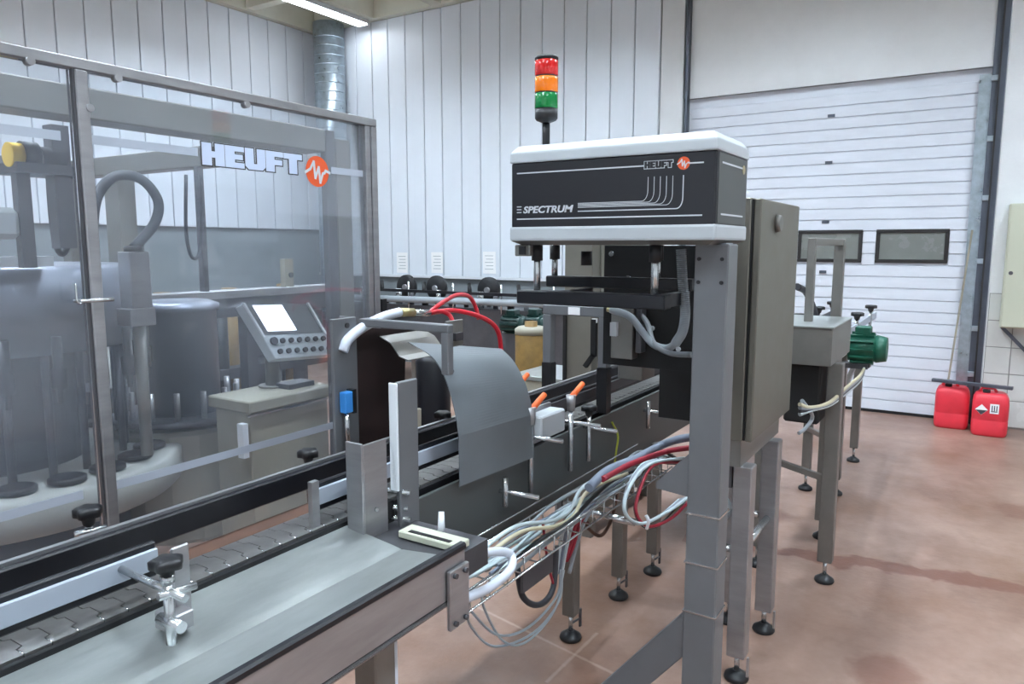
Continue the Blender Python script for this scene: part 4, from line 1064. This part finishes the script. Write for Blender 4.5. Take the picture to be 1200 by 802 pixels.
for i, (px_, lb) in enumerate(((477, 'leftmost black star wheel on the rear conveyor under the planks'), (512, 'middle black star wheel on the rear conveyor under the planks'), (573, 'rightmost black star wheel on the rear conveyor under the planks'))):
    q = at(px_, 341, X=7.5)
    s = thing('star_wheel', (7.5, q.y, 1.0), lb, 'wheel', 'black star wheels')
    MB().lathe((7.5, q.y, 1.21), [(0.0, -0.03), (0.15, -0.03), (0.16, -0.02), (0.16, 0.02), (0.15, 0.03), (0.0, 0.03)], 24, axis='X').build('rim', 'black_plastic', s)
    MB().cyl((7.44, q.y, 1.21), (7.56, q.y, 1.21), 0.035, n=14).build('hub', 'steel', s)
    MB().box(7.48, 7.52, q.y - 0.02, q.y + 0.02, 1.0, 1.1).build('bracket', 'steel_dark', s)
for i, (px_, lb) in enumerate(((471, 'sheet of paper taped on the planks above the leftmost star wheel'), (512, 'sheet of paper taped on the planks above the middle star wheel'), (573, 'sheet of paper taped on the planks above the rightmost star wheel'))):
    q = at(px_, 308, X=8.44)
    p = MB().box(8.444, 8.449, q.y - 0.105, q.y + 0.105, q.z - 0.15, q.z + 0.15).build('paper_notice', 'paper', label=lb, cat='paper', group='notices on the planks')
    for k in range(5): MB().box(8.443, 8.4439, q.y - 0.07, q.y + 0.07 - 0.02 * (k % 2), q.z - 0.09 + k * 0.045, q.z - 0.083 + k * 0.045).build('print_line', 'cable_grey', p)
# green gear motors
def motor(c, r, L, axis, label, legz=0.0, gear=True, grp='green gear motors', m='green_motor'):
    c = V(c); t = thing('gear_motor', (c.x, c.y, legz), label, 'motor', grp)
    d = V(axis)
    MB().cyl(c - d * L / 2, c + d * L / 2, r, n=20).build('motor_body', m, t)
    MB().cyl(c + d * L / 2, c + d * (L / 2 + 0.06), r * 1.06, r * 0.9, n=20).build('fan_cowl', m, t)
    nf = 12
    for i in range(nf):
        a = 2 * math.pi * i / nf
        s = V((0, 0, 1)); s2 = d.cross(s).normalized()
        off = (s * math.cos(a) + s2 * math.sin(a)) * (r + 0.008)
        MB().beam(c - d * L * 0.42 + off, c + d * L * 0.42 + off, 0.006, 0.022, off).build('cooling_fin', m, t)
    MB().cbox(c + V((0, 0, r + 0.03)), 0.1, 0.09, 0.05).build('terminal_box', m, t, bevel=0.006)
    if legz is not None: MB().box(c.x - 0.04, c.x + 0.04, c.y - 0.05, c.y + 0.05, legz, c.z - r * 0.9).build('motor_mount', 'steel_dark', t)
    return t
q = at(601, 380, X=5.6); motor(q, 0.075, 0.2, (0, -1, 0), 'left dark green gear motor behind the inspection head', 0.0, m='green_dark')
q = at(627, 380, X=5.6); motor(q, 0.08, 0.14, (0, -1, 0), 'right dark green gear motor behind the inspection head', 0.0, m='green_dark')
# mustard drum and small steel table behind the belt
q = at(622, 440, X=4.95)
dm = thing('mustard_drum', (4.95, q.y, 0), 'mustard coloured canister behind the belt below the green motors', 'canister')
MB().lathe((4.95, q.y, 0), [(0.12, 0.35), (0.125, 0.36), (0.125, 1.06), (0.10, 1.10), (0.05, 1.12), (0.05, 1.16), (0.0, 1.165)], 28).build('body', 'mustard', dm)
MB().lathe((4.95, q.y, 1.06), [(0.128, 0), (0.128, 0.04), (0.10, 0.06)], 28).build('collar', 'beige', dm)
MB().cyl((4.95, q.y, 0.0), (4.95, q.y, 0.35), 0.11, n=20).build('stand', 'steel_dark', dm)
tb = thing('side_table', (4.2, 2.45, 0), 'small steel table behind the belt beside the mustard canister', 'table')
z = 0.9
MB().box(4.1, 4.6, 2.2, 2.6, z - 0.03, z).build('table_top', 'tray_steel', tb, bevel=0.003)
MB().box(4.11, 4.59, 2.21, 2.59, z - 0.12, z - 0.031).build('apron', 'beige', tb)
for (x, y) in ((4.13, 2.23), (4.57, 2.23), (4.13, 2.57), (4.57, 2.57)): MB().box(x - 0.02, x + 0.02, y - 0.02, y + 0.02, 0, z - 0.12).build('leg', 'steel_dark', tb)
# tall stainless cabinet on the far side of the belt
rc = thing('rear_cabinet', (4.2, 2.1, 0), 'tall plain stainless cabinet on the far side of the belt behind the sensor yoke', 'cabinet')
RX0 = at(661, 400, Y=2.05).x
MB().box(RX0, RX0 + 1.0, 1.87, 2.05, 0.12, 1.95).build('body', 'cabinet_steel', rc, bevel=0.004)
MB().box(RX0 + 0.1, RX0 + 0.9, 1.862, 1.8695, 0.3, 1.85).build('door', 'cabinet_steel', rc, bevel=0.002)
MB().box(RX0 - 0.016, RX0 - 0.001, 2.03, 2.05, 0.12, 1.45).build('edge_seal', 'rubber', rc)
for (x, y) in ((RX0 + 0.06, 1.9), (RX0 + 0.94, 1.9), (RX0 + 0.06, 2.02), (RX0 + 0.94, 2.02)): MB().box(x - 0.03, x + 0.03, y - 0.03, y + 0.03, 0, 0.12).build('leg', 'steel_satin', rc)
# clutter under the hood seen through the gap
q = at(487, 490, Y=2.9)
MB().box(q.x - 0.06, q.x + 0.06, 2.9, 3.1, 0, q.z + 0.05).build('beige_box', 'beige', bevel=0.004, label='small beige box on the floor seen past the flat bar', cat='box')
q = at(508, 462, Y=3.2)
MB().lathe((q.x, 3.2, 0), [(0.11, 0), (0.12, 0.02), (0.12, 0.95), (0.09, 1.0), (0.0, 1.0)], 24).build('dark_bin', 'black_rail', label='dark blue bin on the floor seen under the hood edge', cat='bin')

# red hoses over the portal
P0 = V((1.98, 1.62, 1.52))
fit = thing('hose_manifold', (1.9, 1.72, 1.51), 'brass and steel hose fitting lying on the portal arm', 'fitting')
a = at(468, 366, Y=1.72); b = at(503, 367, Y=1.72)
MB().cyl(a, a + (b - a) * 0.45, 0.016, n=14).build('hex_body', 'gold_brass', fit)
MB().cyl(a + (b - a) * 0.45, b, 0.012, n=14).build('coupling', 'steel_bright', fit)
MB().box(a.x + 0.02, a.x + 0.05, 1.71, 1.73, 1.505, a.z).build('saddle', 'steel', fit)
P = [a, at(448, 372, Y=1.72), at(425, 384, Y=1.73), at(408, 398, Y=1.735), at(402, 412, Y=1.738)]
MB().tube(P, 0.017, n=12).build('hose', 'hose_white', label='thick white hose from the brass fitting down to the portal plate', cat='hose')
P = [b, at(515, 357, Y=1.72), at(535, 346, Y=1.75), at(550, 348, Y=1.8), at(558, 362, Y=1.8), at(561, 374, Y=1.78)]
MB().tube(P, 0.0085, n=10).build('hose', 'hose_red', label='red hose arching highest above the portal arm', cat='hose')
P = [b, at(530, 364, Y=1.7), at(556, 369, Y=1.65), at(575, 378, Y=1.62), at(584, 390, Y=1.61), at(587, 408, Y=1.61), at(588, 430, Y=1.61)]
MB().tube(P, 0.0095, n=10).build('hose', 'hose_red', label='red hose running low to the right over the hood top', cat='hose')
P = [b, at(515, 365, Y=1.7), at(526, 369, Y=1.68), at(531, 378, Y=1.66)]
MB().tube(P, 0.0085, n=10).build('hose', 'hose_red', label='short red hose bending down onto the portal arm', cat='hose')

# ================================================================== DISCHARGE CONVEYOR (right, behind the cabinet)
dcv = thing('discharge_conveyor', (5, 0.8, 0), 'short discharge conveyor with gantry and stainless box behind the control cabinet', 'conveyor')
MB().box(3.81, 4.42, 0.58, 0.95, 1.165, 1.352).build('stainless_box', 'steel_satin', dcv, bevel=0.003)
MB().box(3.805, 4.425, 0.575, 0.955, 1.352, 1.358).build('box_lid', 'tray_steel', dcv)
MB().box(3.9, 6.7, 0.72, 1.0, 1.02, 1.09).build('conveyor_bed', 'steel', dcv, bevel=0.003)
for yy in (0.70, 1.02):
    MB().box(4.3, 6.7, yy - 0.006, yy + 0.006, 1.16, 1.21).build('guide_rail', 'black_rail' if yy > 1 else 'rail_white', dcv)
ga = MB()
ga.box(4.05, 4.09, 0.72, 0.76, 1.09, 1.79); ga.box(5.0, 5.05, 0.72, 0.78, 1.09, 1.79); ga.box(4.09, 5.0, 0.725, 0.765, 1.75, 1.79)
ga.build('gantry', 'steel_satin', dcv, bevel=0.004)
for (x, y) in ((4.5, 1.02), (5.3, 1.02), (6.0, 1.02), (6.6, 1.02), (5.6, 0.70), (6.35, 0.70)):
    c = MB().cyl((x, y, 1.05), (x, y, 1.24), 0.012, n=8).build('rail_post', 'steel_bright', dcv)
    star_knob((x, y, 1.24), 0.04, c, h=0.05)
for (x, y, zt, wd) in ((3.985, 0.58, 1.165, 0.072), (4.60, 0.70, 1.02, 0.075), (5.49, 0.76, 1.02, 0.06), (6.44, 0.77, 1.02, 0.06), (4.0, 0.93, 1.165, 0.06), (5.49, 0.96, 1.02, 0.06), (6.44, 0.96, 1.02, 0.06)):
    leg(dcv, x, y, zt, wd, bolt=False)
for a, b in (((4.0, 0.93, 0.62), (3.985, 0.58, 0.55)), ((4.6, 0.7, 0.62), (5.49, 0.96, 0.45)), ((5.49, 0.76, 0.7), (6.44, 0.77, 0.9))):
    MB().beam(a, b, 0.03, 0.03).build('brace', 'steel_satin', dcv)
MB().box(3.86, 4.1, 0.63, 0.80, 0.86, 1.164).build('drive_motor', 'rubber', dcv, bevel=0.01)
MB().box(4.15, 4.3, 0.60, 0.75, 0.95, 1.164).build('drive_mount', 'steel_satin', dcv)
q = at(1012, 406, Y=0.6)
motor((5.15, 0.6, 1.1), 0.085, 0.16, (0, -1, 0), 'green gear motor on the right side of the discharge conveyor', 0.98)
MB().box(5.1, 5.2, 0.56, 0.76, 0.97, 1.0).build('motor_bracket', 'steel_dark', dcv)
MB().tube([at(934, 336, Y=.9), at(944, 342, Y=.9), at(952, 358, Y=.9), at(957, 374, Y=.9)], 0.02, n=10).build('hose', 'hose_dark', label='dark hose bending down behind the control cabinet onto the discharge conveyor', cat='hose')
for i in range(4):
    P = [at(1016 - i, 424 + i * 2, Y=0.58), at(1008, 440 + i * 2, Y=0.58), at(990, 456 + i * 2, Y=0.57), at(972, 472 + i, Y=0.56), at(950, 478 + i, Y=0.57), at(937, 474 + i * 4, Y=0.6)]
    MB().tube(P, 0.009, n=8).build('cable', ('cable_cream', 'cable_grey', 'hose_dark', 'cable_pale')[i], label=('cream', 'grey', 'dark', 'pale')[i] + ' cable sagging from the green motor under the discharge conveyor', cat='cable')
MB().tube([at(940, 470, Y=.62), at(952, 488, Y=.62), at(944, 502, Y=.64), at(936, 508, Y=.66)], 0.009, n=8).build('cable', 'cable_grey', label='short grey cable drooping beside the control cabinet foot', cat='cable')

# ================================================================== RED CANISTERS
def canister(cx, cy, label, lab):
    t = thing('canister', (cx, cy, 0), label, 'canister')
    wx, wy, h = 0.13, 0.145, 0.40
    mb = MB()
    rings = []
    for z, k in ((0, 0.9), (0.015, 0.97), (0.04, 1.0), (0.14, 1.0), (0.145, 0.985), (0.155, 0.985), (0.16, 1.0), (0.31, 1.0), (0.35, 0.97), (0.385, 0.86), (0.40, 0.7)):
        ring = []
        for i in range(32):
            a = 2 * math.pi * i / 32
            ca, sa = math.cos(a), math.sin(a)
            p = 0.42
            ring.append((cx + wx * k * math.copysign(abs(ca) ** p, ca), cy + wy * k * math.copysign(abs(sa) ** p, sa), z))
        rings.append(ring)
    vs = [p for r in rings for p in r]; fs = []
    for q in range(len(rings) - 1):
        for i in range(32): fs.append((q * 32 + i, q * 32 + (i + 1) % 32, (q + 1) * 32 + (i + 1) % 32, (q + 1) * 32 + i))
    fs.append(tuple(range((len(rings) - 1) * 32, len(rings) * 32))); fs.append(tuple(reversed(range(32))))
    mb._add(vs, fs, True); mb.build('body', 'red_can', t)
    MB().tube([(cx, cy + 0.09, 0.40), (cx, cy + 0.075, 0.435), (cx, cy - 0.02, 0.435), (cx, cy - 0.04, 0.40)], 0.014, n=8, spline=False).build('handle', 'red_can', t)
    MB().cyl((cx - 0.05, cy + 0.04, 0.395), (cx - 0.05, cy + 0.04, 0.425), 0.03, n=16).build('cap', 'rubber', t)
    if lab:
        c = V((cx - wx - 0.001, cy + 0.07, 0.25)); r = 0.05
        MB().prism([c + V((0, r, 0)), c + V((0, 0, r)), c + V((0, -r, 0)), c + V((0, 0, -r))], (-0.001, 0, 0)).build('hazard_label', 'paper', t)
        MB().prism([c + V((-.0012, r * .9, -0.004)), c + V((-.0012, -r * .9, -0.004)), c + V((-.0012, 0, -r * .95))], (-0.0006, 0, 0)).build('hazard_print', 'print_dark', t)
        c = V((cx - wx - 0.001, cy - 0.03, 0.265))
        MB().box(c.x - 0.001, c.x, c.y - 0.035, c.y + 0.035, c.z - 0.045, c.z + 0.045).build('hazard_label', 'paper', t)
        for k in (-0.018, 0.0, 0.018): MB().box(c.x - 0.0018, c.x - 0.0011, c.y + k - 0.004, c.y + k + 0.004, c.z - 0.02, c.z + 0.03).build('hazard_print', 'print_dark', t)
        MB().box(c.x - 0.0018, c.x - 0.0011, c.y - 0.025, c.y + 0.025, c.z - 0.03, c.z - 0.022).build('hazard_print', 'print_dark', t)
canister(8.24, 0.14, 'plain red plastic canister against the foot of the white sectional door', False)
canister(8.08, -0.17, 'red plastic canister with white hazard labels in front of the tiled wall', True)
MB().beam((8.16, 0.32, 0.456), (8.04, -0.33, 0.456), 0.05, 0.03).build('metal_strip', 'rail_grey', bevel=0.003, label='grey metal strip lying across the tops of both red canisters', cat='strip')
MB().beam((8.40, 0.22, 0.0), (8.44, 0.09, 1.9), 0.018, 0.015).build('wooden_lath', 'beige', label='thin pale lath leaning on the door edge behind the canisters', cat='lath')
# wall cabinet at the right edge
wc = thing('wall_cabinet', (8.3, -0.5, 0.95), 'cream electrical cabinet hung on the tiled plaster wall at the right edge', 'cabinet')
MB().box(8.20, 8.415, -0.9, -0.19, 0.99, 2.13).build('body', 'cream', wc, bevel=0.008)
MB().box(8.185, 8.1995, -0.89, -0.20, 1.0, 2.12).build('door', 'cream', wc, bevel=0.005)
MB().cyl((8.185, -0.24, 1.5), (8.172, -0.24, 1.5), 0.018, n=12).build('lock', 'steel_dark', wc)
MB().beam((8.40, -0.21, 0.985), (8.38, -0.55, 0.62), 0.03, 0.03).build('strut', 'rail_grey', wc)
